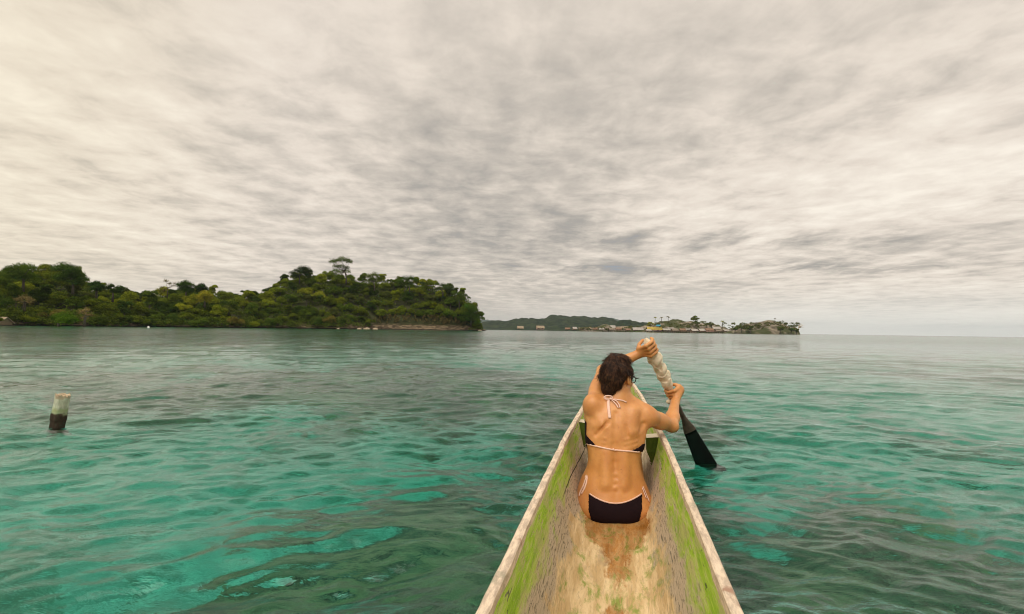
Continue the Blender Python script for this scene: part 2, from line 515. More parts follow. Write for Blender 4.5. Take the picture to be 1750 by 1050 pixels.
    link('seabed', me, m_, kind='structure')
seabed()
# ------------------------------------------------------------------ canoe
def canoe():
    root = empty('canoe', (0, 0, 0), label='wooden dugout canoe with mossy green inner sides and pale worn rims', category='canoe')
    root.rotation_euler = (0, 0, -BYAW)
    ys = np.linspace(S_Y[0], S_Y[-1], 260)
    nt = 57
    t = np.linspace(-1, 1, nt)
    def section(y, w, zr, zf, wob=0.0):
        # points spread evenly along the curve of the section
        q = np.linspace(0, 1, 200)
        z = (zr-zf)*q**PW
        L = np.concatenate([[0], np.cumsum(np.hypot(np.diff(q*w), np.diff(z)))])
        u = np.interp(np.abs(t)*L[-1], L, q)
        x = np.sign(t)*u*w
        return x, zf + (zr-zf)*u**PW
    def shell(off, lift, seed, amp, flip):
        V = []
        for y in ys:
            x, z = section(y, hull_w(y)+off, hull_r(y)-(0.002 if off else 0), hull_f(y)-lift)
            nn = (fbm(np.full(nt, y*3.0), t*4.0, seed, 4)-0.5)*amp + (fbm(np.full(nt, y*14.0), t*11.0, seed+9, 2)-0.5)*amp*0.35
            edge = 1-np.abs(t)**6
            V.append(np.stack([AX_OFF + x*(1 - nn*edge*2), np.full(nt, y), z + nn*edge], -1))
        V = np.array(V).reshape(-1, 3)
        Fc = grid_faces(len(ys), nt)
        return V, (Fc[:, ::-1] if flip else Fc)
    Vi, Fi = shell(0.0, 0.0, 41, 0.016, False)
    Vo, Fo = shell(WALL, 0.04, 55, 0.014, True)
    Vt = np.concatenate([Vi, Vo]); Ft = np.concatenate([Fi, Fo+len(Vi)])
    me = mesh_np('hull', Vt, Ft)
    fattr(me, 'across', np.concatenate([np.tile(t, len(ys))]*2))
    m, g, out = material('weathered_mossy_wood')
    co = g.co()
    x, y, z = g.sep(co)
    u = g.attr('across')
    au = g.m('ABSOLUTE', u)
    uvw = g.xyz(g.m('MULTIPLY', u, 0.45), y, 0.0)
    streak = g.noise(g.map(uvw, sc=(1, 0.14, 1)), 26, 6, 0.65, 0.3)
    streak2 = g.noise(g.map(uvw, loc=(7, 3, 0), sc=(1, 0.16, 1)), 60, 5, 0.7, 0.6)
    streak3 = g.noise(g.map(uvw, loc=(1, 9, 0), sc=(1, 0.13, 1)), 130, 4, 0.7, 0.8)
    patch = g.noise(g.map(uvw, sc=(1, 0.55, 1)), 7.5, 5, 0.62)
    patch2 = g.noise(g.map(uvw, loc=(4, 8, 2), sc=(1, 0.4, 1)), 13, 6, 0.68, 0.5)
    cream = g.mix(g.ss(streak, 0.35, 0.68), (0.54, 0.37, 0.18), (0.80, 0.61, 0.36))
    cream = g.mix(g.m('MULTIPLY', g.ss(streak3, 0.50, 0.66), 0.45), cream, (0.34, 0.25, 0.15))
    cream = g.mix(g.m('MULTIPLY', g.ss(patch, 0.40, 0.28), 0.6), cream, (0.36, 0.27, 0.17))
    cream = g.mix(g.m('MULTIPLY', g.ss(patch2, 0.49, 0.62), g.ss(streak2, 0.35, 0.55)), cream, (0.27, 0.31, 0.07))
    grey = g.mix(g.ss(streak3, 0.36, 0.50), (0.16, 0.14, 0.10), (0.52, 0.42, 0.31))
    green = g.mix(g.ss(streak, 0.35, 0.66), (0.22, 0.40, 0.012), (0.46, 0.66, 0.050))
    green = g.mix(g.ss(streak3, 0.58, 0.68), green, (0.46, 0.42, 0.20))
    green = g.mix(g.ss(streak2, 0.55, 0.66), green, (0.44, 0.38, 0.20))
    green = g.mix(g.ss(streak2, 0.40, 0.33), green, (0.06, 0.09, 0.02))
    # how far up the side the colours change, broken up by the grain
    jit = g.m('MULTIPLY', g.m('SUBTRACT', patch, 0.5), 0.75)
    jit2 = g.m('MULTIPLY', g.m('SUBTRACT', patch2, 0.5), 0.55)
    hgt = g.m('ADD', au, g.m('ADD', jit, jit2))
    fore = g.ss(y, 2.4, 3.4)
    c1 = g.mix(g.ss(hgt, 0.36, 0.50), cream, grey)
    gmask = g.m('MULTIPLY', g.ss(hgt, 0.63, 0.80), g.m('SUBTRACT', 1.0, g.m('MULTIPLY', g.ss(streak, 0.50, 0.62), g.m('ADD', 0.45, g.m('MULTIPLY', fore, 0.5)))))
    c2 = g.mix(gmask, c1, green)
    pale = g.mix(g.ss(streak2, 0.4, 0.62), (0.36, 0.31, 0.20), (0.66, 0.60, 0.46))
    c2 = g.mix(g.m('MULTIPLY', fore, g.m('MULTIPLY', g.ss(hgt, 0.85, 0.55), 0.85)), c2, pale)
    c2 = g.mix(g.m('MULTIPLY', g.ss(patch, 0.50, 0.60), g.m('MULTIPLY', g.ss(hgt, 0.62, 0.75), 0.55)), c2, (0.50, 0.42, 0.22))
    crack = g.m('ABSOLUTE', g.m('SUBTRACT', g.m('ADD', u, 0.66), g.m('ADD', g.m('MULTIPLY', g.m('SINE', g.m('MULTIPLY', y, 2.3)), 0.06), g.m('MULTIPLY', patch, 0.05))))
    c2 = g.mix(g.m('MULTIPLY', g.ss(crack, 0.012, 0.004), g.m('MULTIPLY', g.ss(y, 2.0, 2.3), g.ss(y, 3.9, 3.5))), c2, (0.04, 0.032, 0.02))
    # bare pale lip right under the rim
    c2 = g.mix(g.ss(g.m('ADD', au, g.m('MULTIPLY', jit, 0.08)), 0.955, 0.985), c2, (0.60, 0.50, 0.36))
    # wet run of bilge water down the middle of the floor
    wob = g.m('MULTIPLY', g.m('SUBTRACT', g.noise(g.map(uvw, loc=(2, 2, 0), sc=(1, 0.7, 1)), 9, 5, 0.6), 0.5), 0.34)
    wc = g.m('ABSOLUTE', g.m('ADD', g.m('ADD', u, -0.03), wob))
    width = g.m('ADD', g.ss(y, 2.05, 2.38, 0.075, 0.34), g.m('MULTIPLY', g.ss(g.m('ABSOLUTE', g.m('SUBTRACT', y, 1.83)), 0.16, 0.05), -0.07))
    width = g.m('ADD', width, g.ss(y, 1.72, 1.5, 0.0, 0.05))
    wet = g.m('MULTIPLY', g.ss(g.m('ADD', g.m('SUBTRACT', wc, width), g.m('MULTIPLY', g.m('SUBTRACT', streak2, 0.5), 0.16)), 0.03, -0.03), g.ss(y, 2.9, 2.7))
    c3 = g.mix(g.m('MULTIPLY', wet, g.ss(patch2, 0.35, 0.62, 0.95, 0.55)), c2, g.mix(1.0, c2, (0.56, 0.32, 0.11), 'MULTIPLY'))
    grain = g.m('ADD', g.m('MULTIPLY', streak2, 0.7), g.m('ADD', g.m('MULTIPLY', streak3, 0.45), g.m('MULTIPLY', patch, 0.5)))
    nm = g.bump(grain, 0.9, 0.006)
    rough = g.m('SUBTRACT', 0.8, g.m('MULTIPLY', wet, 0.62))
    principled(g, out, c3, rough, nm, 0.4)
    link('hull', me, m, root)

    rim_m, g, out = material('bare_rim_wood')
    co = g.co()
    s = g.noise(g.map(co, sc=(1, 0.22, 1)), 70, 6, 0.7)
    b = g.noise(co, 9, 4, 0.6)
    c = g.mix(g.ss(s, 0.36, 0.62), (0.46, 0.36, 0.27), (0.74, 0.60, 0.45))
    c = g.mix(g.ss(b, 0.64, 0.74), c, (0.36, 0.22, 0.15))
    c = g.mix(g.m('MULTIPLY', g.ss(b, 0.40, 0.30), 0.6), c, (0.25, 0.24, 0.17))
    principled(g, out, c, 0.75, g.bump(s, 0.5, 0.002), 0.3)
    for sgn in (-1, 1):
        V, Fc = [], []
        yy = np.linspace(S_Y[0]+0.02, S_Y[-1]-0.02, 300)
        for i, y in enumerate(yy):
            w = hull_w(y); e = (fbm(np.array([y*9.0]), np.array([sgn*3.0]), 60, 3)[0]-0.5)*0.005
            e2 = (fbm(np.array([y*16.0]), np.array([sgn*7.0]), 65, 3)[0]-0.5)*0.005
            z = hull_r(y)+e2
            prof = [(w-0.003+e, z-0.022), (w-0.003+e, z+0.005), (w+0.001+e, z+0.008), (w+WALL-0.001+e*0.6, z+0.008), (w+WALL+0.003+e*0.6, z+0.004), (w+WALL+0.003+e*0.6, z-0.024)]
            V += [(AX_OFF+sgn*px_, y, pz_) for px_, pz_ in prof]
            if i:
                for k in range(5):
                    a = (i-1)*6+k
                    Fc.append((a, a+1, a+7, a+6) if sgn < 0 else (a, a+6, a+7, a+1))
        link('gunwale', mesh_py('gunwale', V, Fc, False), rim_m, root)
    # carved lugs left standing inside the hull to carry a seat
    lug_green, g, out = material('lug_moss')
    co = g.co()
    f = g.noise(g.map(co, sc=(1, 1, .4)), 45, 5, 0.6)
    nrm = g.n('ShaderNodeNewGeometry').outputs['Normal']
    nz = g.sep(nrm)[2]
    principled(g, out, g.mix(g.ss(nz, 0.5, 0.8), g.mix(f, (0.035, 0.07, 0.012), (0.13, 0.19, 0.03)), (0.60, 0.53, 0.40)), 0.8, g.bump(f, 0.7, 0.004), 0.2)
    for sgn, yl in ((-1, 3.25), (1, 2.92)):
        w = hull_w(yl)
        Vv, Ff = [], []
        prof = [(0, 0.258), (0.070, 0.250), (0.066, 0.170), (0.036, 0.10), (0.0, 0.045)]
        lens = [0.055, 0.05, 0.045, 0.03, 0.015]
        for k, (dx_, z) in enumerate(prof):
            xx = w-0.0-dx_ if k else w-0.012
            for yo in (-lens[k], lens[k]):
                Vv.append((AX_OFF+sgn*(w-dx_+(-0.005 if k == 0 else 0)), yl+yo, z))
                Vv.append((AX_OFF+sgn*(w+0.01-(0.0 if k < 3 else 0.03)), yl+yo, z))
        for k in range(4):
            a = k*4
            Ff += [(a, a+4, a+5, a+1), (a+2, a+3, a+7, a+6), (a, a+2, a+6, a+4)]
        Ff += [(0, 1, 3, 2)]
        me = mesh_py('seat_lug', Vv, Ff)
        o = link('seat_lug', me, lug_green, root)
        bv = o.modifiers.new('bevel', 'BEVEL'); bv.width = 0.006; bv.segments = 2
canoe()

# ------------------------------------------------------------------ implicit surface kit
class Vox:
    def __init__(s, lo, hi, h):
        s.lo = np.array(lo, float); s.h = h
        s.n = np.ceil((np.array(hi)-s.lo)/h).astype(int)+1
        s.f = np.full(s.n, 1.0, np.float32)
    def box(s, lo, hi):
        a = np.clip(np.floor((np.array(lo)-s.lo)/s.h).astype(int), 0, s.n)
        b = np.clip(np.ceil((np.array(hi)-s.lo)/s.h).astype(int)+1, 0, s.n)
        if (b <= a).any(): return None, None
        sl = tuple(slice(p, q) for p, q in zip(a, b))
        ax = [s.lo[i]+s.h*np.arange(a[i], b[i], dtype=np.float32) for i in range(3)]
        X, Y, Z = np.meshgrid(*ax, indexing='ij')
        return sl, (X.astype(np.float32), Y.astype(np.float32), Z.astype(np.float32))
    def put(s, fn, lo, hi, k=0.01, op='add'):
        pad = max(k*2.5, s.h*3)
        sl, c = s.box(np.array(lo)-pad, np.array(hi)+pad)
        if sl is None: return
        d = fn(*c).astype(np.float32)
        f = s.f[sl]
        if op == 'add':
            hh = np.clip(0.5+0.5*(d-f)/k, 0, 1)
            s.f[sl] = d*(1-hh)+f*hh - k*hh*(1-hh)
        else:
            hh = np.clip(0.5-0.5*(f+d)/k, 0, 1)
            s.f[sl] = f*(1-hh)-d*hh + k*hh*(1-hh)
    def cap(s, a, b, ra, rb, k=0.01, op='add'):
        a = np.array(a, float); b = np.array(b, float)
        ba = b-a; L2 = max((ba*ba).sum(), 1e-9)
        def fn(X, Y, Z):
            t = np.clip(((X-a[0])*ba[0]+(Y-a[1])*ba[1]+(Z-a[2])*ba[2])/L2, 0, 1)
            return np.sqrt((X-a[0]-t*ba[0])**2+(Y-a[1]-t*ba[1])**2+(Z-a[2]-t*ba[2])**2) - (ra+(rb-ra)*t)
        r = max(ra, rb)
        s.put(fn, np.minimum(a, b)-r, np.maximum(a, b)+r, k, op)
    def ell(s, c, rad, M=None, k=0.01, op='add'):
        c = np.array(c, float); rad = np.array(rad, float)
        Mi = np.array(M.to_3x3().transposed()) if M is not None else np.eye(3)
        def fn(X, Y, Z):
            p = [Mi[i, 0]*(X-c[0])+Mi[i, 1]*(Y-c[1])+Mi[i, 2]*(Z-c[2]) for i in range(3)]
            k0 = np.sqrt(sum((p[i]/rad[i])**2 for i in range(3)))
            k1 = np.sqrt(sum((p[i]/rad[i]**2)**2 for i in range(3)))
            return k0*(k0-1)/np.maximum(k1, 1e-6)
        r = rad.max()
        s.put(fn, c-r, c+r, k, op)
    def mesh(s, name, smooth_iter=1):
        f = s.f
        ins = (f < 0)
        n = f.shape
        cnt = np.zeros((n[0]-1, n[1]-1, n[2]-1), np.uint8)
        for a in (0, 1):
            for b in (0, 1):
                for c in (0, 1):
                    cnt += ins[a:n[0]-1+a, b:n[1]-1+b, c:n[2]-1+c]
        cells = np.argwhere((cnt > 0) & (cnt < 8))
        vid = np.full(cnt.shape, -1, np.int32)
        vid[tuple(cells.T)] = np.arange(len(cells))
        off = np.array([(a, b, c) for a in (0, 1) for b in (0, 1) for c in (0, 1)])
        vals = np.stack([f[tuple((cells+o).T)] for o in off], 1)
        acc = np.zeros((len(cells), 3)); num = np.zeros(len(cells))
        for i in range(8):
            for j in range(i+1, 8):
                if np.abs(off[i]-off[j]).sum() == 1:
                    va, vb = vals[:, i], vals[:, j]
                    x = (va < 0) != (vb < 0)
                    t = np.where(x, va/np.where(x, va-vb, 1), 0)
                    acc += np.where(x[:, None], off[i]+(off[j]-off[i])*t[:, None], 0); num += x
        V = s.lo + s.h*(cells + acc/num[:, None])
        Fs = []
        for ax in range(3):
            o1, o2 = [(1, 2), (2, 0), (0, 1)][ax]
            sl0 = [slice(1, -1)]*3; sl1 = [slice(1, -1)]*3
            sl0[ax] = slice(0, n[ax]-1); sl1[ax] = slice(1, n[ax])
            A, B = ins[tuple(sl0)], ins[tuple(sl1)]
            e = np.argwhere(A != B)
            base = e.copy()
            for q in range(3):
                if q != ax: base[:, q] += 1
            e1 = np.eye(3, dtype=int)[o1]; e2 = np.eye(3, dtype=int)[o2]
            q = np.stack([vid[tuple((base-e1-e2).T)], vid[tuple((base-e2).T)], vid[tuple(base.T)], vid[tuple((base-e1).T)]], 1)
            flip = B[tuple(e.T)]
            q[flip] = q[flip][:, ::-1]
            Fs.append(q)
        Fq = np.concatenate(Fs); Fq = Fq[(Fq >= 0).all(1)]
        E = np.concatenate([Fq[:, [0, 1]], Fq[:, [1, 2]], Fq[:, [2, 3]], Fq[:, [3, 0]]])
        for _ in range(smooth_iter):
            S = np.zeros_like(V); C = np.zeros(len(V))
            for c_ in range(3):
                S[:, c_] = np.bincount(E[:, 0], V[E[:, 1], c_], len(V)) + np.bincount(E[:, 1], V[E[:, 0], c_], len(V))
            C = np.bincount(E[:, 0], None, len(V)) + np.bincount(E[:, 1], None, len(V))
            V = V*0.45 + 0.55*S/np.maximum(C, 1)[:, None]
        return V, Fq

# ------------------------------------------------------------------ paddle
PA, PB = at(1107.5, 588, 2.79), at(1208, 797, 3.10)
PDIR = (PB-PA).normalized()
def on_paddle(px, py):
    """point of the paddle axis that shows nearest a pixel"""
    best, bt = None, 0
    for i in range(400):
        t = i/399*1.1
        p = PA + (PB-PA)*t
        q = p-CP
        dpt = q.dot(FW); x = W/2+F*q.dot(RV)/dpt; y = H/2-F*q.dot(UV_)/dpt
        e = (x-px)**2+(y-py)**2
        if best is None or e < best: best, bt = e, t
    return PA + (PB-PA)*bt

def grip(vx, P, axis, palm_dir, r_hold, flip, wrist, scale=1.0, fr=0.0082):
    """a hand closed round a shaft: palm on palm_dir side, four fingers round it, thumb across"""
    axis = axis.normalized()
    pd = (palm_dir - axis*palm_dir.dot(axis)).normalized()
    sd_ = axis.cross(pd)*flip
    R = r_hold+fr*0.9
    def pt(ang, r, off): return P + axis*off + (pd*math.cos(ang)+sd_*math.sin(ang))*r
    # palm: padded slab between wrist and knuckles
    kn = []
    for i in range(4):
        off = (i-1.5)*0.0195*scale
        a0 = 0.45 + (0.10 if i in (1, 2) else 0.0)
        ln = (1.0, 1.1, 1.04, 0.84)[i]
        seq = [a0, a0+0.95*ln, a0+1.75*ln, a0+2.35*ln]
        rr = [R+0.017, R+0.006, R+0.001, R-0.001]
        pts = [pt(a_, r_, off+(0.0015*(i-1.5))) for a_, r_ in zip(seq, rr)]
        kn.append(pts[0])
        rad = [fr*1.18, fr*1.08, fr, fr*0.86]
        for q in range(3):
            vx.cap(pts[q], pts[q+1], rad[q], rad[q+1], k=0.0025)
    heel = P + pd*(R+0.020) - sd_*0.030
    for i in range(4):
        vx.cap(heel + axis*((i-1.5)*0.013), kn[i], 0.0125, 0.0098, k=0.007)
    vx.cap(heel, wrist, 0.020, 0.0225, k=0.016)
    # thumb leaves the side of the palm near the wrist and lies along the fingers
    t0 = heel + axis*(-0.024)
    t1 = pt(-0.75, R+0.012, -0.038); t2 = pt(-1.75, R+0.003, -0.034); t3 = pt(-2.5, R+0.001, -0.026)
    vx.cap(t0, t1, 0.0135, 0.0105, k=0.006); vx.cap(t1, t2, 0.0103, 0.0092, k=0.003); vx.cap(t2, t3, 0.0092, 0.0078, k=0.003)

# ------------------------------------------------------------------ the paddler
def person():
    root = empty('person', at(1050, 880, 2.50), label='woman in a dark bikini seen from behind, paddling in the canoe', category='person')
    inv = Matrix.Translation(-root.location)
    DT = 2.50
    # back outline: row (px), left edge, right edge, depth of centre, half thickness
    rows = [(905, 1025, 1076, 2.50, 0.07), (892, 1006, 1094, 2.49, 0.105), (884, 994, 1104, 2.485, 0.122), (872, 986, 1111, 2.48, 0.138), (857, 984, 1114, 2.49, 0.140),
            (843, 986, 1110, 2.50, 0.132), (829, 990, 1105, 2.505, 0.119), (815, 996, 1099, 2.51, 0.106), (800, 1003.5, 1094, 2.515, 0.098), (785, 1006, 1092, 2.52, 0.094),
            (770, 1004.5, 1093, 2.53, 0.096), (755, 1002, 1095, 2.54, 0.102), (740, 1001, 1096, 2.55, 0.108), (725, 1001, 1097, 2.56, 0.110), (712, 1001, 1098, 2.57, 0.106),
            (700, 1003, 1098, 2.575, 0.094), (691, 1010, 1094, 2.58, 0.078), (684, 1026, 1084, 2.585, 0.062), (676, 1040, 1074, 2.59, 0.050), (665, 1043, 1072, 2.60, 0.048)]
    zz, cx_, hw_, cy_, hd_ = [], [], [], [], []
    for (py, xl, xr, dp, hd) in rows:
        a, b = at(xl, py, dp), at(xr, py, dp)
        zz.append((a.z+b.z)/2); cx_.append((a.x+b.x)/2); hw_.append((b.x-a.x)/2); cy_.append((a.y+b.y)/2); hd_.append(hd)
    zz, cx_, hw_, cy_, hd_ = map(np.array, (zz, cx_, hw_, cy_, hd_))
    o = np.argsort(zz)
    zf = np.linspace(zz.min(), zz.max(), 120)
    def sm(a):
        v = np.interp(zf, zz[o], a[o]); k = np.array([1, 2, 3, 4, 3, 2, 1.])/16
        return np.convolve(np.pad(v, 3, mode='edge'), k, 'valid')
    tcx, thw, tcy, thd = sm(cx_), sm(hw_), sm(cy_), sm(hd_)
    vx = Vox((0.28, 2.20, -0.125), (1.14, 3.62, 0.90), 0.004)
    def torso(X, Y, Z):
        c0, w, c1, dd = (np.interp(Z, zf, a) for a in (tcx, thw, tcy, thd))
        # shoulders and hips turned a little to the right
        px, py_ = (X-c0)/w, (Y-c1)/dd
        k0 = (np.abs(px)**2.35+np.abs(py_)**2.35)**(1/2.35)
        d = (k0-1)*np.minimum(w, dd)*0.95
        return np.maximum(d, np.maximum(zf[0]-Z, Z-zf[-1]))
    vx.put(torso, (0.30, 2.25, zf[0]), (0.85, 2.80, zf[-1]), 0.02)
    M = Matrix.Identity(3)
    # buttocks, thighs, shins, feet
    gl, gr = at(1022, 864, 2.475), at(1078, 864, 2.475)
    vx.ell(gl, (0.092, 0.11, 0.075), k=0.03); vx.ell(gr, (0.092, 0.11, 0.075), k=0.03)
    base = at(1050, 868, 2.5); base.z = 0
    def leg(s):
        hip = base + BR*(0.085*s) + BD*0.03 + Vector((0, 0, 0.0))
        knee = base + BR*(0.10*s) + BD*0.42 + Vector((0, 0, 0.12))
        ank = base + BR*(0.065*s) + BD*0.80 + Vector((0, 0, -0.055))
        vx.cap(hip, knee, 0.075, 0.052, k=0.03)
        vx.cap(knee, knee+(ank-knee)*0.35, 0.050, 0.048, k=0.02)
        vx.cap(knee+(ank-knee)*0.3, ank, 0.048, 0.031, k=0.02)
        toe = ank + BD*0.13 + BR*(0.02*s) + Vector((0, 0, 0.085))
        vx.cap(ank+Vector((0, 0, -0.005)), toe, 0.034, 0.022, k=0.02)
        for i in range(5):
            q = toe + BR*((i-2)*0.014*s)
            vx.cap(q, q+BD*0.012+Vector((0, 0, 0.024-0.002*i)), 0.0095-0.0008*i, 0.007, k=0.004)
    leg(-1); leg(1)
    # neck
    nb, nt_ = at(1057, 684, 2.57), at(1058, 655, 2.60)
    vx.cap(nb, nt_, 0.058, 0.050, k=0.025)
    # trapezius slopes
    vx.cap(at(1050, 678, 2.59), at(1018, 694, 2.56), 0.036, 0.044, k=0.03)
    vx.cap(at(1066, 680, 2.58), at(1100, 702, 2.55), 0.034, 0.040, k=0.03)
    # left arm: shoulder, elbow hidden behind the head, wrist at the paddle top
    ls, le, lw = at(1013, 694, 2.56), at(1030, 634, 2.80), at(1094, 604, 2.80)
    vx.ell(at(1012, 692, 2.55), (0.046, 0.055, 0.056), k=0.03)
    vx.cap(ls, ls+(le-ls)*0.55, 0.044, 0.040, k=0.025)
    vx.cap(ls+(le-ls)*0.4, le, 0.041, 0.033, k=0.02)
    vx.cap(le, le+(lw-le)*0.35, 0.034, 0.036, k=0.015)
    vx.cap(le+(lw-le)*0.3, lw, 0.036, 0.0245, k=0.015)
    # right arm, elbow out to the side, forearm up to the lower grip
    rs, re_, rw = at(1106, 712, 2.55), at(1147, 727, 2.64), at(1153.5, 688, 2.84)
    vx.ell(at(1108, 713, 2.55), (0.052, 0.052, 0.050), k=0.03)
    vx.cap(rs, rs+(re_-rs)*0.55, 0.046, 0.042, k=0.025)
    vx.cap(rs+(re_-rs)*0.45, re_, 0.042, 0.035, k=0.02)
    vx.ell(re_+Vector((0.008, -0.008, -0.008)), (0.030, 0.030, 0.028), k=0.012)
    vx.cap(re_, re_+(rw-re_)*0.35, 0.036, 0.038, k=0.015)
    vx.cap(re_+(rw-re_)*0.3, rw, 0.037, 0.0235, k=0.015)
    # latissimus / armpit folds
    vx.cap(at(1098, 722, 2.53), at(1091, 762, 2.51), 0.030, 0.022, k=0.03)
    # shoulder blades: raised plates with a fold on their inner edges
    def back(px, py, push):
        c = at(px, py, 2.45)
        i = np.interp(c.z, zf, tcx), np.interp(c.z, zf, thw), np.interp(c.z, zf, tcy), np.interp(c.z, zf, thd)
        q = abs((c.x-i[0])/i[1])
        y = i[2]-i[3]*max(0.02, 1-min(q, .98)**2.35)**(1/2.35)
        # slide along the viewing ray to the back surface
        r = ray(px, py); p = CP + r*(y/r.y)
        return p + Vector((0, push, 0))
    vx.cap(back(1018, 706, 0.012), back(1032, 728, 0.014), 0.030, 0.020, k=0.02)
    vx.cap(back(1008, 712, 0.022), back(1020, 728, 0.016), 0.024, 0.018, k=0.02)
    vx.cap(back(1084, 705, 0.018), back(1080, 735, 0.018), 0.026, 0.018, k=0.025)
    vx.cap(back(1076, 742, 0.014), back(1090, 738, 0.016), 0.018, 0.014, k=0.02)
    vx.cap(back(1038, 722, -0.004), back(1018, 744, -0.003), 0.0075, 0.005, k=0.014, op='sub')
    vx.cap(back(1070, 728, -0.004), back(1073, 746, -0.003), 0.005, 0.004, k=0.012, op='sub')
    vx.cap(back(1100, 724, -0.006), back(1094, 738, -0.006), 0.006, 0.004, k=0.018, op='sub')
    vx.cap(back(1020, 684, -0.004), back(1012, 680, -0.004), 0.006, 0.005, k=0.010, op='sub')
    # spine groove with low vertebrae showing through
    sp = [(1052, 706), (1051.5, 730), (1051, 760), (1051, 790), (1052, 815), (1052, 835), (1052, 850)]
    for a_, b_ in zip(sp[:-1], sp[1:]):
        vx.cap(back(*a_, -0.010), back(*b_, -0.010), 0.013, 0.013, k=0.016, op='sub')
    for i, py in enumerate((813, 824, 836)):
        vx.ell(back(1052, py, 0.0115), (0.0075, 0.0075, 0.009), k=0.014)
    # ribs and dimples
    for sx_ in (-1, 1):
        vx.cap(back(1052+sx_*15, 776, 0.020), back(1052+sx_*16, 830, 0.022), 0.024, 0.026, k=0.025)
        vx.ell(back(1052+sx_*17, 843, -0.010), (0.012, 0.012, 0.010), k=0.014, op='sub')
    for i in range(4):
        vx.cap(back(1068, 752+i*8, 0.003), back(1088, 746+i*8, 0.004), 0.004, 0.004, k=0.008)
        vx.cap(back(1034, 750+i*8, 0.003), back(1012, 744+i*8, 0.004), 0.004, 0.004, k=0.008)
    # cleft
    # head, turned to the right and slightly down
    HC = at(1055.5, 641, 2.605)
    yaw = math.radians(-42)
    HM = Matrix.Rotation(yaw, 3, 'Z') @ Matrix.Rotation(math.radians(-12), 3, 'X')
    def hp(x, y, z): return HC + HM @ Vector((x, y, z))
    vx.ell(hp(0, -0.008, 0.008), (0.070, 0.086, 0.080), HM, k=0.02)
    vx.ell(hp(0, 0.035, -0.035), (0.055, 0.055, 0.068), HM, k=0.03)
    vx.cap(hp(-0.045, 0.0, -0.070), hp(-0.012, 0.070, -0.098), 0.016, 0.014, k=0.02)
    vx.cap(hp(0.045, 0.0, -0.070), hp(0.012, 0.070, -0.098), 0.016, 0.014, k=0.02)
    vx.ell(hp(0, 0.075, -0.096), (0.018, 0.014, 0.014), HM, k=0.012)
    vx.cap(hp(0, 0.082, -0.006), hp(0, 0.108, -0.040), 0.008, 0.011, k=0.010)
    for s in (-1, 1):
        vx.ell(hp(0.009*s, 0.100, -0.044), (0.008, 0.008, 0.007), HM, k=0.005)
        vx.ell(hp(0.031*s, 0.088, -0.006), (0.017, 0.012, 0.011), HM, k=0.008, op='sub')
        vx.ell(hp(0.031*s, 0.072, -0.007), (0.0125, 0.0125, 0.0125), HM, k=0.002)
        vx.cap(hp(0.014*s, 0.088, 0.012), hp(0.044*s, 0.078, 0.012), 0.007, 0.006, k=0.010)
        vx.ell(hp(0.040*s, 0.064, -0.036), (0.018, 0.016, 0.014), HM, k=0.015)
        vx.ell(hp(0.075*s, -0.006, -0.020), (0.009, 0.019, 0.032), HM, k=0.004)
        vx.ell(hp(0.079*s, 0.000, -0.016), (0.004, 0.008, 0.016), HM, k=0.004, op='sub')
    vx.ell(hp(0, 0.087, -0.064), (0.022, 0.009, 0.005), HM, k=0.004)
    vx.ell(hp(0, 0.086, -0.074), (0.019, 0.009, 0.006), HM, k=0.004)
    # hands
    up_hold, lo_hold = on_paddle(1107, 593), on_paddle(1149, 670)
    grip(vx, up_hold, PDIR, Vector((-0.80, -0.60, 0.0)), 0.025, -1, lw, 1.15, 0.0094)
    grip(vx, lo_hold, PDIR, Vector((0.75, -0.65, -0.1)), 0.021, 1, rw, 1.0)
    V, Fq = vx.mesh('body', 2)
    V = V - np.array(root.location)
    me = mesh_np('body', V, Fq)
    m, g, out = material('tanned_skin')
    co = g.co()
    n1 = g.noise(co, 9, 4, 0.55); n2 = g.noise(co, 60, 4, 0.6); sp_ = g.noise(co, 95, 2, 0.4)
    base_c = g.mix(g.ss(n1, 0.35, 0.68), (0.56, 0.240, 0.070), (0.66, 0.310, 0.105))
    base_c = g.mix(g.m('MULTIPLY', g.ss(g.noise(co, 24, 4, 0.65), 0.45, 0.7), 0.35), base_c, (0.50, 0.195, 0.070))
    base_c = g.mix(g.m('MULTIPLY', g.ss(n2, 0.45, 0.7), 0.25), base_c, (0.50, 0.21, 0.10))
    base_c = g.mix(g.m('MULTIPLY', g.ss(sp_, 0.72, 0.78), 0.55), base_c, (0.22, 0.09, 0.04))
    nm = g.bump(g.noise(co, 160, 4, 0.65), 0.5, 0.0009)
    principled(g, out, base_c, 0.42, nm, 0.5, Subsurface_Weight=0.12, Subsurface_Radius=(0.012, 0.004, 0.002), Subsurface_Scale=0.6)
    body = link('body', me, m, root)

    bvh = BVHTree.FromPolygons([Vector(v) for v in V], [tuple(f) for f in Fq.tolist()])
    def onbody(px, py, off=0.002):
        o_ = CP-root.location; r = ray(px, py).normalized()
        h = bvh.ray_cast(o_, r)
        if h[0] is None: return None
        return h[0] + h[1]*off
    def proj(P_):
        q = P_ + np.array(root.location) - np.array(CP)
        dp = q @ np.array(FW)
        return W/2+F*(q @ np.array(RV))/dp, H/2-F*(q @ np.array(UV_))/dp
    N = np.zeros((len(V), 3), np.float32)
    me.vertices.foreach_get('normal', N.reshape(-1)) if False else None
    N = np.array([v.normal[:] for v in me.vertices], dtype=np.float32)
    def shell(name, mask, off, mat_, thick=0.0012):
        fm = mask[Fq].all(1)
        fs = Fq[fm]
        used = np.unique(fs); remap = np.full(len(V), -1); remap[used] = np.arange(len(used))
        me_ = mesh_np(name, V[used]+N[used]*off, remap[fs])
        o_ = link(name, me_, mat_, root)
        sm_ = o_.modifiers.new('cloth', 'SOLIDIFY'); sm_.thickness = thick; sm_.offset = 1
        return o_
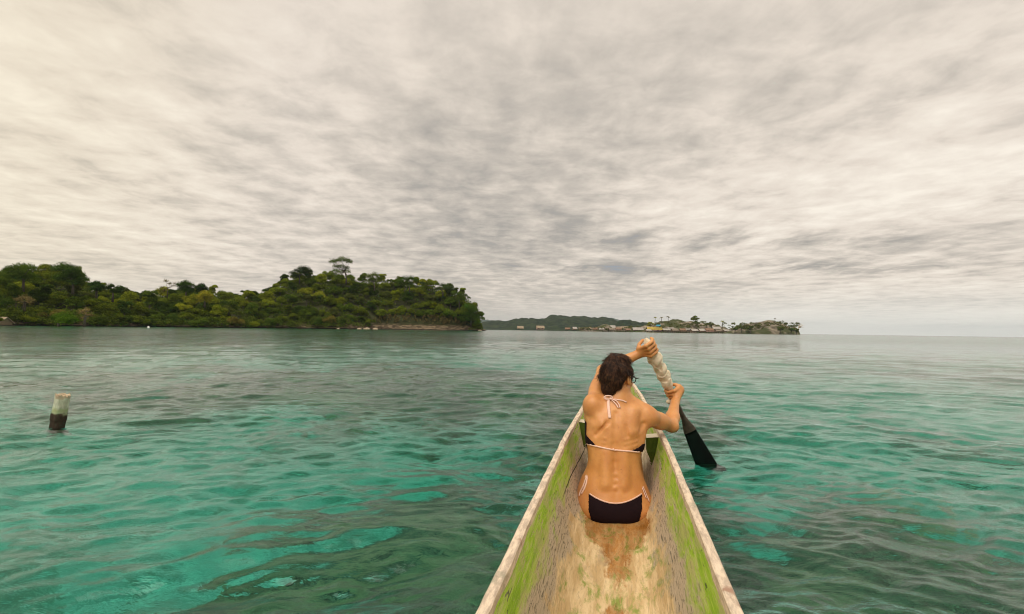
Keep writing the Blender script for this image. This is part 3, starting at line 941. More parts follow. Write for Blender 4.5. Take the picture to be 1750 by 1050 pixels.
    px_, py_ = proj(V)
    yb = V[:, 1] + root.location.y
    front = yb > 2.62
    dark = simple('dark_plum_swim_fabric', (0.013, 0.006, 0.008), 0.85, 0.35, 300, 0.4, 0.0008, 0.1)
    pink = simple('pale_pink_ribbon', (0.78, 0.52, 0.42), 0.7, 0.10, 120, 0.2, 0.0006)
    # briefs: curved top edge, straight cut at the sides
    top = 861 - ((px_-1052)/46.0)**2*18
    bmask = (py_ > top) & (np.abs(px_-1051.5) < 45.5 - np.clip((py_-872)/20, 0, 1)*5) & (yb < 2.72) & (py_ < 960) & (V[:, 2]+root.location.z < 0.2)
    bb = shell('bikini_bottom', bmask, 0.0025, dark)
    # back strap with darker panels at the sides
    line = np.interp(px_, [999, 1010, 1022, 1036, 1048, 1062, 1080, 1096], [758, 761, 763, 766.5, 769, 770.5, 771.5, 772.5])
    pan = ((px_ < 1020) & (py_ < line) & (py_ > np.interp(px_, [998, 1004, 1020], [736, 745, 762]))) | ((px_ > 1076) & (py_ < line) & (py_ > np.interp(px_, [1076, 1090, 1098], [770.5, 765, 758])))
    tmask = pan & (py_ > 730) & (py_ < 775) & (yb < 2.66)
    # front cups
    zc = V[:, 2]+root.location.z
    xc = V[:, 0]+root.location.x
    fm = (yb > 2.56) & (zc > 0.22) & (zc < 0.40) & (xc < 0.70) & (np.abs(zc-0.30) < 0.075) & (yb < 2.9)
    bt = shell('bikini_top', tmask | fm, 0.0025, dark)
    def ribbon(name, pix, w, parent, off=0.003, flat=(1.0, 0.45), depth_add=None):
        pts = []
        for i, (a_, b_) in enumerate(pix):
            p = onbody(a_, b_, off)
            if p is None: continue
            pts.append(p + (depth_add[i] if depth_add else Vector()))
        if len(pts) < 2: return None
        # resample
        P_ = [pts[0]]
        for a_, b_ in zip(pts[:-1], pts[1:]):
            for k in range(1, 5): P_.append(a_.lerp(b_, k/4))
        gg = Geo().tube(P_, w, 8, True, flat)
        me_ = gg.mesh(name, True)
        return link(name, me_, pink, parent)
    P = lambda *a: list(a)
    ribbon('back_strap', P((1000, 758), (1004, 759), (1010, 760.5), (1018, 762.5), (1026, 764.5), (1036, 767), (1044, 768.5), (1052, 769.5), (1062, 770.5), (1072, 771.3), (1082, 772), (1088, 772.4), (1092, 772.6)), 0.0042, bt, 0.003, (0.55, 1.0))
    ribbon('waist_piping', [(1008+i*(96-8)/22.0, 861-(((1008+i*(88)/22.0)-1052)/46.0)**2*18-0.3) for i in range(23)], 0.0040, bb, 0.003, (0.6, 1.0))
    knot = Geo()
    for (kx, ky, r_) in ((1047.5, 768.5, 0.006), (1050.5, 769.5, 0.0055)):
        c = onbody(kx, ky, 0.004)
        knot.tube([c-Vector((0.006, 0, 0)), c, c+Vector((0.006, 0, 0))], [r_*0.6, r_, r_*0.6], 8)
    link('strap_knot', knot.mesh('strap_knot', True), pink, bt)
    # neck ties: loops and hanging tails
    ribbon('neck_tie', P((1040, 684), (1039.5, 690), (1040, 698), (1041, 707), (1042, 715)), 0.0075, bt, 0.004, (1.0, 0.35))
    ribbon('neck_tie', P((1046, 684), (1050, 688), (1054, 693), (1056.5, 698)), 0.0062, bt, 0.004, (1.0, 0.4))
    ribbon('neck_tie', P((1048, 683), (1054, 686), (1058, 692), (1059.5, 698)), 0.0062, bt, 0.004, (1.0, 0.4))
    ribbon('neck_tie', P((1032, 679), (1035, 681), (1040, 683), (1046, 683), (1052, 683), (1058, 684), (1064, 685), (1070, 688)), 0.0038, bt, 0.003, (0.6, 1.0))
    kc = onbody(1044, 682, 0.003)
    lp = [kc + Vector((math.cos(a_)*0.022-0.014, -0.004, math.sin(a_)*0.010+0.006)) for a_ in np.linspace(-0.6, 5.2, 14)]
    link('neck_tie', Geo().tube(lp, 0.0036, 8, True, (0.6, 1)).mesh('neck_tie', True), pink, bt)
    link('strap_knot', Geo().tube([kc-Vector((0.008, 0.002, 0)), kc-Vector((0, 0.004, 0)), kc+Vector((0.008, -0.002, 0))], [0.005, 0.007, 0.005], 8).mesh('strap_knot', True), pink, bt)
    ribbon('side_tie', P((1003, 814), (1000.5, 822), (997, 832), (992, 842), (990.5, 848)), 0.0044, bb)
    ribbon('side_tie', P((1004, 816), (1002.5, 826), (999, 836), (994, 845)), 0.0044, bb)
    ribbon('side_tie', P((1001, 822), (1003, 819), (1004.5, 815), (1002.5, 813), (1000.5, 817)), 0.0040, bb)
    ribbon('side_tie', P((1098, 832), (1101, 838), (1105, 848), (1109, 858)), 0.0048, bb)
    ribbon('side_tie', P((1097, 834), (1100, 842), (1104, 852)), 0.0042, bb)

    # hair: short dark curls
    hm, g, out = material('dark_brown_hair')
    co = g.co()
    hn = g.noise(co, 55, 4, 0.6); tone = g.attr('tone')
    hc = g.mix(g.m('MULTIPLY', tone, g.ss(hn, 0.3, 0.7)), (0.014, 0.007, 0.004), (0.17, 0.070, 0.032))
    principled(g, out, hc, 0.5, None, 0.22)
    R = np.random.default_rng(3)
    hv = Vox(tuple(HC-Vector((0.14, 0.14, 0.16))), tuple(HC+Vector((0.14, 0.14, 0.14))), 0.004)
    hv.ell(hp(0, -0.012, 0.010), (0.074, 0.088, 0.079), HM, k=0.02)
    hv.ell(hp(-0.004, -0.046, -0.030), (0.055, 0.043, 0.056), HM, k=0.03)
    hv.ell(hp(-0.012, -0.046, -0.082), (0.034, 0.028, 0.026), HM, k=0.03)
    hv.ell(hp(0.004, -0.02, 0.086), (0.045, 0.045, 0.018), HM, k=0.03)
    for i in range(20):
        v_ = Vector(R.normal(size=3)).normalized()
        if v_.y > 0.45: continue
        hv.ell(hp(v_.x*0.077, v_.y*0.090-0.012, v_.z*0.082+0.014 if v_.z > 0 else v_.z*0.07), (0.012, 0.012, 0.010), k=0.012)
    hv.ell(hp(0, 0.115, -0.06), (0.10, 0.075, 0.10), HM, k=0.01, op='sub')
    hv.ell(hp(0.082, 0.000, -0.050), (0.040, 0.052, 0.054), HM, k=0.01, op='sub')
    HV, HF = hv.mesh('hair', 1)
    HVl = HV-np.array(root.location)
    hbvh = BVHTree.FromPolygons([Vector(v) for v in HVl], [tuple(f) for f in HF.tolist()])
    # strands on top of the cap
    hme0 = mesh_np('hair_cap', HVl, HF)
    HN = np.array([v.normal[:] for v in hme0.vertices], dtype=np.float32)
    VV, FF, TT = [HVl], [HF], [np.full(len(HVl), 0.25)]
    base_i = len(HVl)
    pick = R.integers(0, len(HVl), 5200)
    crown = np.array(hp(0.01, -0.055, 0.100) - root.location)
    for pi_ in pick:
        p = HVl[pi_]; n_ = HN[pi_]
        away = p-crown; away = away - n_*away.dot(n_)
        away /= (np.linalg.norm(away)+1e-5)
        sidev = np.cross(n_, away)
        L = R.uniform(0.018, 0.046)
        bend = R.normal()*0.9
        pts = []
        for s in range(5):
            q = s/4
            c_ = p + away*L*q*(1) + sidev*L*bend*q*q*0.6 + n_*(0.001+0.012*q*(1-q)*2*R.uniform(0.3, 1.3) + 0.006*q*R.random()**2)
            pts.append(c_)
        wd = R.uniform(0.0008, 0.0022)
        for s, c_ in enumerate(pts):
            ww = wd*(1-s/4.6)
            VV.append(np.array([c_-sidev*ww, c_+n_*ww*0.8, c_+sidev*ww]))
        for s in range(4):
            a_ = base_i+s*3
            FF.append(np.array([[a_, a_+1, a_+4, a_+3], [a_+1, a_+2, a_+5, a_+4]]))
        TT.append(np.full(15, R.random()**1.5))
        base_i += 15
    hme = mesh_np('hair', np.concatenate(VV), np.concatenate(FF))
    fattr(hme, 'tone', np.concatenate(TT))
    link('hair', hme, hm, root)
    # glasses
    bl = simple('black_glasses_plastic', (0.012, 0.011, 0.010), 0.3, 0.1, 50)
    gm, g, out = material('clear_lens')
    gl_ = g.n('ShaderNodeBsdfGlass'); g.put(gl_.inputs['Roughness'], 0.0); g.put(gl_.inputs['IOR'], 1.05)
    g.nt.links.new(gl_.outputs[0], out.inputs['Surface'])
    ge = empty('glasses', (0, 0, 0)); ge.parent = root
    def L_(x, y, z): return hp(x, y, z) - root.location
    for s in (-1, 1):
        ring = [L_(0.032*s+0.025*math.cos(a_), 0.104-0.004*abs(math.cos(a_)), -0.008+0.020*math.sin(a_)) for a_ in np.linspace(0, 2*math.pi, 21)]
        link('lens_frame', Geo().tube(ring, 0.0024, 6).mesh('lens_frame', True), bl, ge)
        link('temple', Geo().tube([L_(0.057*s, 0.103, 0.0), L_(0.074*s, 0.092, 0.0), L_(0.080*s, 0.045, -0.002), L_(0.082*s, 0.0, -0.004), L_(0.080*s, -0.014, -0.016)], 0.0027, 6).mesh('temple', True), bl, ge)
        disc = [L_(0.032*s, 0.103, -0.008)] + ring[:-1]
        link('lens', mesh_py('lens', disc, [(0, i+1, (i+1) % 20+1) for i in range(20)]), gm, ge)
    link('bridge', Geo().tube([L_(-0.008, 0.104, 0.0), L_(0, 0.108, 0.003), L_(0.008, 0.104, 0.0)], 0.0024, 6).mesh('bridge', True), bl, ge)
    return root
person()

def paddle():
    root = empty('paddle', tuple(PB), label='wooden paddle with a flared black blade dipped in the sea, held upright by the woman', category='paddle')
    dk = simple('wet_black_blade_paint', (0.006, 0.006, 0.006), 0.35, 0.4, 25, 0.3, 0.002)
    wd = simple('dark_worn_shaft_wood', (0.085, 0.062, 0.045), 0.6, 0.4, 30, 0.4, 0.002)
    tl = PA - PDIR*0.0 - PB
    p0 = on_paddle(1171, 722) - PB
    link('shaft', Geo().tube([tl, tl.lerp(p0, 0.33), tl.lerp(p0, 0.66), p0-PDIR*0.03, p0+PDIR*0.02], [0.0155, 0.0155, 0.015, 0.0145, 0.012], 14).mesh('shaft', True), wd, root)
    # blade: lens section widening towards a rounded tip under water
    side = (RV - PDIR*RV.dot(PDIR)).normalized()
    nrm = side.cross(PDIR).normalized()
    a0 = on_paddle(1165, 707)-PB
    Ltot = (PB - (a0+PB)).length
    st = [(0.0, 0.014, 0.014), (0.10, 0.017, 0.014), (0.2, 0.028, 0.012), (0.30, 0.038, 0.011), (0.5, 0.045, 0.009), (0.75, 0.055, 0.0075), (1.0, 0.064, 0.0065), (1.15, 0.068, 0.006), (1.3, 0.066, 0.0055), (1.40, 0.055, 0.005), (1.46, 0.035, 0.004), (1.48, 0.010, 0.003)]
    def blade(lo, hi, name, m):
        V, Fc = [], []
        ts = np.linspace(lo, hi, 26)
        for t in ts:
            w = np.interp(t, [q[0] for q in st], [q[1] for q in st]); h_ = np.interp(t, [q[0] for q in st], [q[2] for q in st])
            c = a0 + PDIR*(Ltot*t)
            for j in range(16):
                a_ = 2*math.pi*j/16
                V.append(c + side*(w*math.cos(a_)) + nrm*(h_*math.sin(a_)))
        for i in range(25):
            for j in range(16):
                Fc.append((i*16+j, i*16+(j+1) % 16, (i+1)*16+(j+1) % 16, (i+1)*16+j))
        Fc += [tuple(range(16)), tuple(25*16+j for j in reversed(range(16)))]
        return link(name, mesh_py(name, V, Fc, True), m, root)
    blade(0.0, 0.325, 'blade_neck', wd)
    blade(0.323, 1.48, 'blade', dk)
paddle()

def wrapped_cloth():
    m, g, out = material('cream_cotton_cloth')
    co = g.co()
    f = g.noise(co, 40, 4, 0.6); w = g.noise(co, 300, 2, 0.5)
    principled(g, out, g.mix(g.ss(f, 0.3, 0.7), (0.70, 0.56, 0.38), (0.86, 0.74, 0.56)), 0.9, g.bump(w, 0.3, 0.0008), 0.15, Sheen_Weight=0.2)
    a, b = PA - PDIR*0.042, on_paddle(1151, 686)
    L = (b-a).length
    s_ = (RV - PDIR*RV.dot(PDIR)).normalized(); n_ = PDIR.cross(s_)
    n, k = 150, 64
    T, A = np.meshgrid(np.linspace(0, 1, n), np.linspace(0, 2*np.pi, k, endpoint=False), indexing='ij')
    base = np.interp(T, [0, 0.06, 0.16, 0.24, 0.32, 0.45, 0.6, 0.74, 0.80, 0.95, 1.0], [0.002, 0.021, 0.025, 0.033, 0.038, 0.031, 0.033, 0.027, 0.019, 0.019, 0.022])
    sp = A*1.0 + T*L*100/1.6*1.0
    ph_ = np.mod(A/(2*np.pi) + T*L/0.062 + 1.3*fbm(T*6, np.cos(A)*1.0+3, 5, 2) + 0.12*np.sin(A*2), 1.0)
    fold = 0.0042*(1-ph_)**0.6*np.clip(ph_/0.10, 0, 1)
    fold += 0.0022*np.sin((A*2-T*42)+4*fbm(T*7, np.sin(A)*2, 9, 2)) + 0.005*(fbm(T*5, np.cos(A)*1.3+4, 12, 2)-0.5)
    free = np.interp(T, [0, .1, .2, .7, .78, 1], [0.4, 0.6, 1.0, 1.0, 0.3, 0.4])
    r = base + fold*free*1.6
    cen = np.array(a)[None, None]+T[..., None]*np.array(b-a)
    V = cen + r[..., None]*(np.cos(A)[..., None]*np.array(s_)+np.sin(A)[..., None]*np.array(n_))
    V = V.reshape(-1, 3)
    i = np.arange(n-1)[:, None]*k+np.arange(k)[None]; j = np.arange(n-1)[:, None]*k+((np.arange(k)+1) % k)[None]
    Fq = np.stack([i, j, j+k, i+k], -1).reshape(-1, 4)
    # loose bunch hanging under the lower hand
    vv = Vox(tuple(b-Vector((0.10, 0.10, 0.10))), tuple(b+Vector((0.10, 0.10, 0.12))), 0.003)
    q = on_paddle(1150, 684)
    for (ox, oy, oz, rx, ry, rz) in ((-0.034, -0.020, 0.012, 0.012, 0.014, 0.022), (-0.044, -0.022, -0.012, 0.015, 0.014, 0.013), (-0.028, -0.018, -0.016, 0.014, 0.014, 0.013), (-0.018, -0.008, 0.0, 0.014, 0.016, 0.022), (0.018, 0.0, -0.010, 0.013, 0.014, 0.024), (0.0, -0.012, -0.004, 0.020, 0.014, 0.015)):
        vv.ell(q+Vector((ox, oy, oz)), (rx, ry, rz), k=0.008)
    V2, F2 = vv.mesh('x', 1)
    org = np.array(a)
    me = mesh_np('cloth', np.concatenate([V, V2])-org, np.concatenate([Fq, F2+len(V)]))
    link('cloth', me, m, None, tuple(a), label='cream cotton cloth wound round the paddle shaft between the two hands', category='cloth')
wrapped_cloth()

def mooring_post():
    base = sea_at(98, 728)
    top = at(108, 675, (base-CP).dot(FW))
    ax = (top-base)
    root = empty('mooring_post', tuple(base), label='short broken wooden post leaning out of the sea, hollow at its top', category='post')
    m, g, out = material('algae_stained_post_wood')
    z = g.attr('up'); co = g.co()
    n1 = g.noise(g.map(co, sc=(1, 1, 0.25)), 40, 5, 0.65); n2 = g.noise(co, 14, 4, 0.6)
    zz_ = g.m('ADD', z, g.m('MULTIPLY', g.m('SUBTRACT', n2, 0.5), 0.45))
    c = g.mix(g.ss(zz_, 0.36, 0.46), g.mix(n1, (0.020, 0.014, 0.010), (0.075, 0.048, 0.030)), g.mix(g.ss(n1, 0.35, 0.65), (0.38, 0.40, 0.27), (0.60, 0.60, 0.46)))
    c = g.mix(g.m('MULTIPLY', g.ss(g.m('ABSOLUTE', g.m('SUBTRACT', zz_, 0.50)), 0.16, 0.0), g.m('MULTIPLY', n1, 1.0)), c, (0.20, 0.27, 0.04))
    c = g.mix(g.ss(zz_, 0.90, 0.96), c, (0.46, 0.38, 0.26))
    c = g.mix(g.ss(z, -0.02, -0.12), c, (0.030, 0.035, 0.025))  # underwater part painted dark to stand in for the post's reflection
    principled(g, out, c, 0.75, g.bump(n1, 0.9, 0.006), 0.3)
    side = Vector((1, 0, 0)); side = (side-ax.normalized()*side.dot(ax.normalized())).normalized(); dep = ax.normalized().cross(side)
    n, k = 60, 48
    V, U = [], []
    for i in range(n):
        t = -1.6+2.6*i/(n-1)
        for j in range(k):
            a_ = 2*math.pi*j/k
            r = 0.047*(1+0.05*math.sin(a_*2+1)+0.04*math.sin(a_*5+t*3)) + 0.006*(vnoise(np.array([a_*3.0]), np.array([t*9]), 4)[0]-0.5)
            if 0.2 < t < 0.42: r += 0.004
            tt = t
            if i == n-1: tt = t + 0.05*(vnoise(np.array([a_*4.0+3]), np.array([1.0]), 9)[0]-0.5)*2
            cc = ax*tt if tt > 0 else Vector((ax.x*tt*0.2, ax.y*tt*0.2, ax.z*tt))
            V.append(cc + side*(r*math.cos(a_)) + dep*(r*math.sin(a_))); U.append(tt)
    Fc = [(i*k+j, i*k+(j+1) % k, (i+1)*k+(j+1) % k, (i+1)*k+j) for i in range(n-1) for j in range(k)]
    me = mesh_py('trunk', V, Fc, True); fattr(me, 'up', U)
    link('trunk', me, m, root)
    # broken end grain with a dark rotted hollow
    V, U = [], []
    rings = [(1.0, 0.0), (0.85, -0.01), (0.62, -0.03), (0.42, -0.06), (0.36, -0.25), (0.30, -0.55), (0.02, -0.6)]
    for q, (f, dz_) in enumerate(rings):
        for j in range(k):
            a_ = 2*math.pi*j/k
            jj = 1+0.05*math.sin(a_*2+1)+0.04*math.sin(a_*5+3)
            r = 0.0459*f*jj*(1+(0.35*(vnoise(np.array([a_*2.2]), np.array([q*1.3]), 3)[0]-0.5) if 0 < q < 6 else 0))
            tt = 1.0 + dz_ + 0.05*(vnoise(np.array([a_*4.0+3]), np.array([1.0]), 9)[0]-0.5)*2*(1 if q == 0 else 0.4) + (0.04*(vnoise(np.array([a_*3.0]), np.array([q*2.0]), 8)[0]-0.5) if 0 < q < 4 else 0)
            cx0 = 0.012*(1-f)
            V.append(ax*tt + side*(r*math.cos(a_)+cx0) + dep*(r*math.sin(a_)))
    Fc = [(i*k+j, (i+1)*k+j, (i+1)*k+(j+1) % k, i*k+(j+1) % k) for i in range(len(rings)-1) for j in range(k)]
    em = simple('broken_end_grain', (0.46, 0.36, 0.24), 0.85, 0.45, 60, 0.8, 0.005)
    link('broken_top', mesh_py('broken_top', V, Fc), em, root)
mooring_post()
#@@PART3
# ------------------------------------------------------------------ foliage kit
def foliage_material(name, tint=(1, 1, 1)):
    m, g, out = material(name)
    oc = g.n('ShaderNodeObjectInfo')
    lv = g.attr('leaf')
    co = g.co()
    n = g.noise(co, 0.55, 3, 0.6)
    v = g.m('ADD', g.m('MULTIPLY', lv, 0.9), g.m('MULTIPLY', n, 0.9))
    c = g.mix(g.lin(v, 0.35, 1.3), (0.65, 0.7, 0.55), (3.1, 2.8, 1.8))
    c = g.mix(1.0, oc.outputs['Color'], c, 'MULTIPLY')
    df = g.n('ShaderNodeBsdfDiffuse'); g.put(df.inputs[0], c)
    tr = g.n('ShaderNodeBsdfTranslucent'); g.put(tr.inputs[0], c)
    mx = g.n('ShaderNodeMixShader'); g.put(mx.inputs[0], 0.25)
    g.nt.links.new(df.outputs[0], mx.inputs[1]); g.nt.links.new(tr.outputs[0], mx.inputs[2])
    g.nt.links.new(mx.outputs[0], out.inputs['Surface'])
    return m
LEAF = foliage_material('leaves')
BARK = simple('grey_bark', (0.085, 0.070, 0.052), 0.9, 0.35, 3)

def leaves_mesh(name, centres, radii, n, size, R, shell_=0.55, up=0.10):
    """n leaf-clump quads scattered through ellipsoid lobes"""
    c = np.array(centres); r = np.array(radii)
    wgt = (r[:, 0]*r[:, 1]*r[:, 2])**0.7; wgt /= wgt.sum()
    li = R.choice(len(c), n, p=wgt)
    dv = R.normal(size=(n, 3)); dv /= np.linalg.norm(dv, axis=1)[:, None]
    dv[:, 2] = np.where(dv[:, 2] < -0.3, -dv[:, 2]*0.6, dv[:, 2])
    rad = shell_ + (1-shell_)*R.random(n)**0.6
    rad *= 1+0.22*(R.random(n)**4)
    p = c[li] + dv*r[li]*rad[:, None]
    nr = dv*0.7 + R.normal(size=(n, 3))*0.6 + np.array([0, 0, up]); nr /= np.linalg.norm(nr, axis=1)[:, None]
    a = np.cross(nr, R.normal(size=(n, 3))); a /= np.linalg.norm(a, axis=1)[:, None]
    b = np.cross(nr, a)
    s = size*(0.6+0.8*R.random(n))[:, None]
    V = np.stack([p-a*s, p-b*s*0.55+nr*s*.15, p+a*s, p+b*s*0.55-nr*s*.1], 1).reshape(-1, 3)
    Fq = np.arange(4*n).reshape(-1, 4)
    me = mesh_np(name, V, Fq, False)
    lv = np.clip(R.random(n)*0.6 + 0.4*(dv[:, 2]*0.5+0.5)*0 + (R.random(len(c))[li])*0.4, 0, 1)
    fattr(me, 'leaf', np.repeat(lv, 4))
    me.materials.append(LEAF)
    return me

def tree_protos():
    out = []
    R = np.random.default_rng(21)
    def trunk(h, r, tips):
        gg = Geo()
        top = Vector((R.normal()*0.03*h, R.normal()*0.03*h, h*0.62))
        gg.tube([Vector((0, 0, -1.2)), Vector((0, 0, 0)), top*0.5+Vector((R.normal()*.02*h, 0, 0)), top], [r*1.3, r, r*0.8, r*0.6], 7)
        for t in tips:
            t = Vector(t)
            st = top.lerp(Vector((0, 0, h*0.25)), R.random()*0.6)
            mid = st.lerp(t, 0.5)+Vector((0, 0, -0.04*h))
            gg.tube([st, mid, t], [r*0.45, r*0.3, r*0.12], 5)
        me = gg.mesh('trunk', True); me.materials.append(BARK)
        return me
    # unit trees about 6 m tall; crown kinds: round, tall, spreading, shrub-like to the ground
    for i in range(12):
        kind = ('round', 'low', 'round', 'spread', 'low', 'tall')[i % 6]
        C_, R_ = [], []
        nl = 11 if kind != 'spread' else 10
        for k in range(nl):
            a = R.uniform(0, 6.28); q = R.random()**0.6
            if kind == 'round':
                c = (2.2*q*math.cos(a), 2.2*q*math.sin(a), 2.9+R.uniform(-2.0, 1.9)*(1-0.4*q)); rr = R.uniform(0.75, 1.35)
            elif kind == 'low':
                c = (2.6*q*math.cos(a), 2.6*q*math.sin(a), 1.7+R.uniform(-1.2, 1.9)*(1-0.5*q)); rr = R.uniform(0.8, 1.35)
            elif kind == 'tall':
                c = (1.4*q*math.cos(a), 1.4*q*math.sin(a), 2.6+3.4*k/nl); rr = R.uniform(0.65, 1.1)
            else:
                c = (3.1*q*math.cos(a), 3.1*q*math.sin(a), 4.3+R.uniform(-0.8, 0.6)-0.7*q*q); rr = R.uniform(0.75, 1.15)
            C_.append(c); R_.append((rr*1.1, rr*1.1, rr*1.05))
        crown = leaves_mesh('crown', C_, R_, 5200, 0.15, R)
        tr = trunk(5.2, 0.16, [C_[j] for j in range(4)])
        out.append((kind, crown, tr))
    return out
PROTOS = tree_protos()
KINDS = {k: [p for p in PROTOS if p[0] == k] for k in ('round', 'low', 'spread', 'tall')}

def plant_tree(kind, pos, size, hgt, colr, label, group=None, idx=None, name='tree'):
    k, cm, tm = KINDS[kind][idx % len(KINDS[kind])] if idx is not None else rnd.choice(KINDS[kind])
    root = empty(name, pos, label=label, category='tree')
    if group: root['group'] = group
    root.rotation_euler = (rnd.uniform(-.06, .06), rnd.uniform(-.06, .06), rnd.uniform(0, 6.28))
    root.scale = (size, size, hgt)
    c = link('crown', cm, None, root); c.color = (*colr, 1)
    link('trunk', tm, None, root)
    return root

GREENS = [(0.020, 0.036, 0.008), (0.032, 0.052, 0.008), (0.050, 0.070, 0.009), (0.072, 0.092, 0.010), (0.034, 0.044, 0.014), (0.095, 0.110, 0.012), (0.066, 0.062, 0.020)]

# ------------------------------------------------------------------ the wooded headland on the left
PROF = [(-400, 470), (-200, 462), (0, 460), (60, 457), (100, 456), (125, 460), (145, 480), (160, 490), (200, 493), (240, 501), (265, 500), (285, 490), (320, 487), (350, 493), (370, 501), (400, 497),
        (440, 498), (460, 488), (500, 468), (520, 466), (560, 468), (580, 470), (600, 472), (640, 473), (690, 478), (710, 477), (740, 486), (760, 485), (790, 501), (800, 509), (810, 522), (818, 538), (823, 560)]
PRX, PRY = [p[0] for p in PROF], [p[1] for p in PROF]
def shoreD(px): return 128 + 150*np.clip(px/820, -0.3, 1.0) + 4*np.sin(px*0.03)
def g_rise(v): return math.sin(max(0.0, min(v, 1.0))*math.pi/2)**0.75
def treepx(D): return 5.2/D*F
def head_pt(px, v):
    """point of the headland's ground: px along the shore, v from the water's edge up to the crest"""
    D0 = shoreD(px)
    D = D0 + 60*v*np.clip((835-px)/160, 0.15, 1)
    sh = CP + ray(px, hz(px))*D
    top = at(px, np.interp(px, PRX, PRY), D).z
    g_h = max(top - 4.6*0.92, 0.4)
    z = g_h*g_rise(v)
    if v > 1: z = g_h*max(0, 1-(v-1)*2.2)
    return Vector((sh.x, sh.y, z))

def headland():
    pxs = list(range(-400, 826, 5)) + [828, 832]
    vs = np.concatenate([np.linspace(-0.12, 0.02, 5), np.linspace(0.05, 1.5, 24)])
    V = []
    for px in pxs:
        for v in vs:
            if v < 0:
                p = head_pt(px, 0); q = head_pt(px, 0.1)
                dirv = (q-p); dirv.z = 0
                p = p - dirv.normalized()*(-v*30); p.z = -0.2+v*25
            else:
                p = head_pt(px, v)
            k = 1.0
            n1 = vnoise(np.array([p.x*0.35]), np.array([p.y*0.35+p.z]), 3)[0]-0.5
            n2 = vnoise(np.array([p.x*1.1]), np.array([p.y*1.1+p.z*2]), 4)[0]-0.5
            if px > 822: p.z = min(p.z, 0.6 if px < 830 else -1.0)
            cliff = 1.0 if 590 < px < 822 else 0.35
            if 0 <= v < 0.25:
                p.z += (1.9*cliff)*min(v/0.03, 1)*(0.7+n1) + n2*0.8
                p.y += n2*1.2*cliff
            V.append(p + Vector((n1*0.6, n1*0.6, 0)))
    nv = len(vs)
    me = mesh_np('headland_ground', np.array([list(v) for v in V]), grid_faces(len(pxs), nv)[:, ::-1])
    m, g, out = material('headland_rock_and_soil')
    co = g.co(); x, y, z = g.sep(co)
    n = g.noise(g.map(co, sc=(1, 1, 1.8)), 0.55, 6, 0.65)
    st = g.noise(g.map(co, sc=(0.4, 0.4, 2.5)), 0.9, 5, 0.6)
    rock = g.mix(g.ss(st, 0.38, 0.64), (0.045, 0.033, 0.022), (0.25, 0.185, 0.115))
    rock = g.mix(g.ss(n, 0.5, 0.65), rock, (0.10, 0.072, 0.045))
    soil = g.mix(n, (0.020, 0.024, 0.010), (0.06, 0.062, 0.02))
    c = g.mix(g.ss(g.m('ADD', z, g.m('MULTIPLY', n, 3.0)), 3.2, 5.2), rock, soil)
    c = g.mix(g.ss(z, 0.55, 0.2), c, (0.022, 0.018, 0.013))  # dark strip along the waterline: shade of an undercut, painted in
    principled(g, out, c, 0.9, g.bump(n, 1.0, 0.3), 0.2)
    link('headland_ground', me, m, kind='structure')

    gname = 'trees covering the left headland'
    desc = {0: 'dark bushy tree among the dense trees of the left headland', 1: 'deep green leafy tree in the dense wood of the left headland',
            2: 'mid green leafy tree in the dense wood of the left headland', 3: 'bright green tree in the left headland wood',
            4: 'dull grey green tree in the dense wood of the left headland', 5: 'yellow green tree standing out in the left headland wood', 6: 'brownish olive tree in the dense wood of the left headland'}
    cname = ('very dark', 'deep green', 'mid green', 'bright green', 'grey green', 'yellow green', 'olive brown')
    rname = ("at the water's edge", 'behind the shore row', 'low on the slope', 'halfway up the slope', 'high on the slope', 'on the crest')
    zs = [(70, 'above the boathouse'), (150, 'by the vivid bush'), (225, 'before the white float'), (300, 'past the white float'), (375, 'below the yellow tree'),
          (450, 'where the crest dips'), (510, 'under the flat treetop'), (560, 'between the tallest trees'), (610, 'under the umbrella tree'), (680, 'above the boulders'), (760, 'above the bare cliff'), (999, 'near the headland tip')]
    def zone(px): return next(n_ for lim, n_ in zs if px < lim)
    cnt = 0
    rows = [0.03, 0.13, 0.27, 0.44, 0.64, 0.86]
    for ri, v in enumerate(rows):
        px = -12 + rnd.uniform(0, 10)
        while px < 822:
            D = shoreD(px)+50*v
            size = rnd.uniform(0.85, 1.3)*(0.95 if v < 0.1 else 1.08)*(1.0+0.12*max(0, px)/820)
            w = 5.4*size/D*F
            p = head_pt(px+rnd.uniform(-3, 3), v + rnd.uniform(-.045, .045))
            if 640 < px < 800 and ri == 0:
                # bare cliff foot: set the first row back and smaller
                size *= 0.6; p = head_pt(px, 0.13); p.z += 0.6
            ci = rnd.choices(range(7), [3.5, 7, 8, 4.5, 3, 0.4, 0.6])[0]
            kind = rnd.choices(['round', 'low', 'spread', 'tall'], [5, 6 if v < 0.7 else 4, 0.9 if v > 0.8 else 0.1, 1.0])[0]
            if ri == 0: kind = 'low'
            hs = size*rnd.uniform(0.8, 1.12)
            if ri == len(rows)-1: hs = size*rnd.uniform(0.85, 1.15)*0.9
            p.z -= 0.3
            f = rnd.uniform(0.9, 1.45)
            plant_tree(kind, p, size, hs, tuple(c*f for c in GREENS[ci]), '%s %s tree %s, %s' % (cname[ci], {'round': 'round', 'low': 'bushy', 'spread': 'flat topped', 'tall': 'tall narrow'}[kind], rname[ri], zone(px)), gname)
            cnt += 1
            px += w*rnd.uniform(0.74, 0.98)
    from collections import defaultdict
    by = defaultdict(list)
    for o in col.objects:
        if o.get('group') == gname: by[o['label']].append(o)
    for lb, os_ in by.items():
        os_.sort(key=lambda o: o.location.x/o.location.y)
        if len(os_) in (2, 3):
            for o, wd in zip(os_, {2: ('left of two', 'right of two'), 3: ('left of three', 'middle of three', 'right of three')}[len(os_)]):
                o['label'] = lb + ', ' + wd
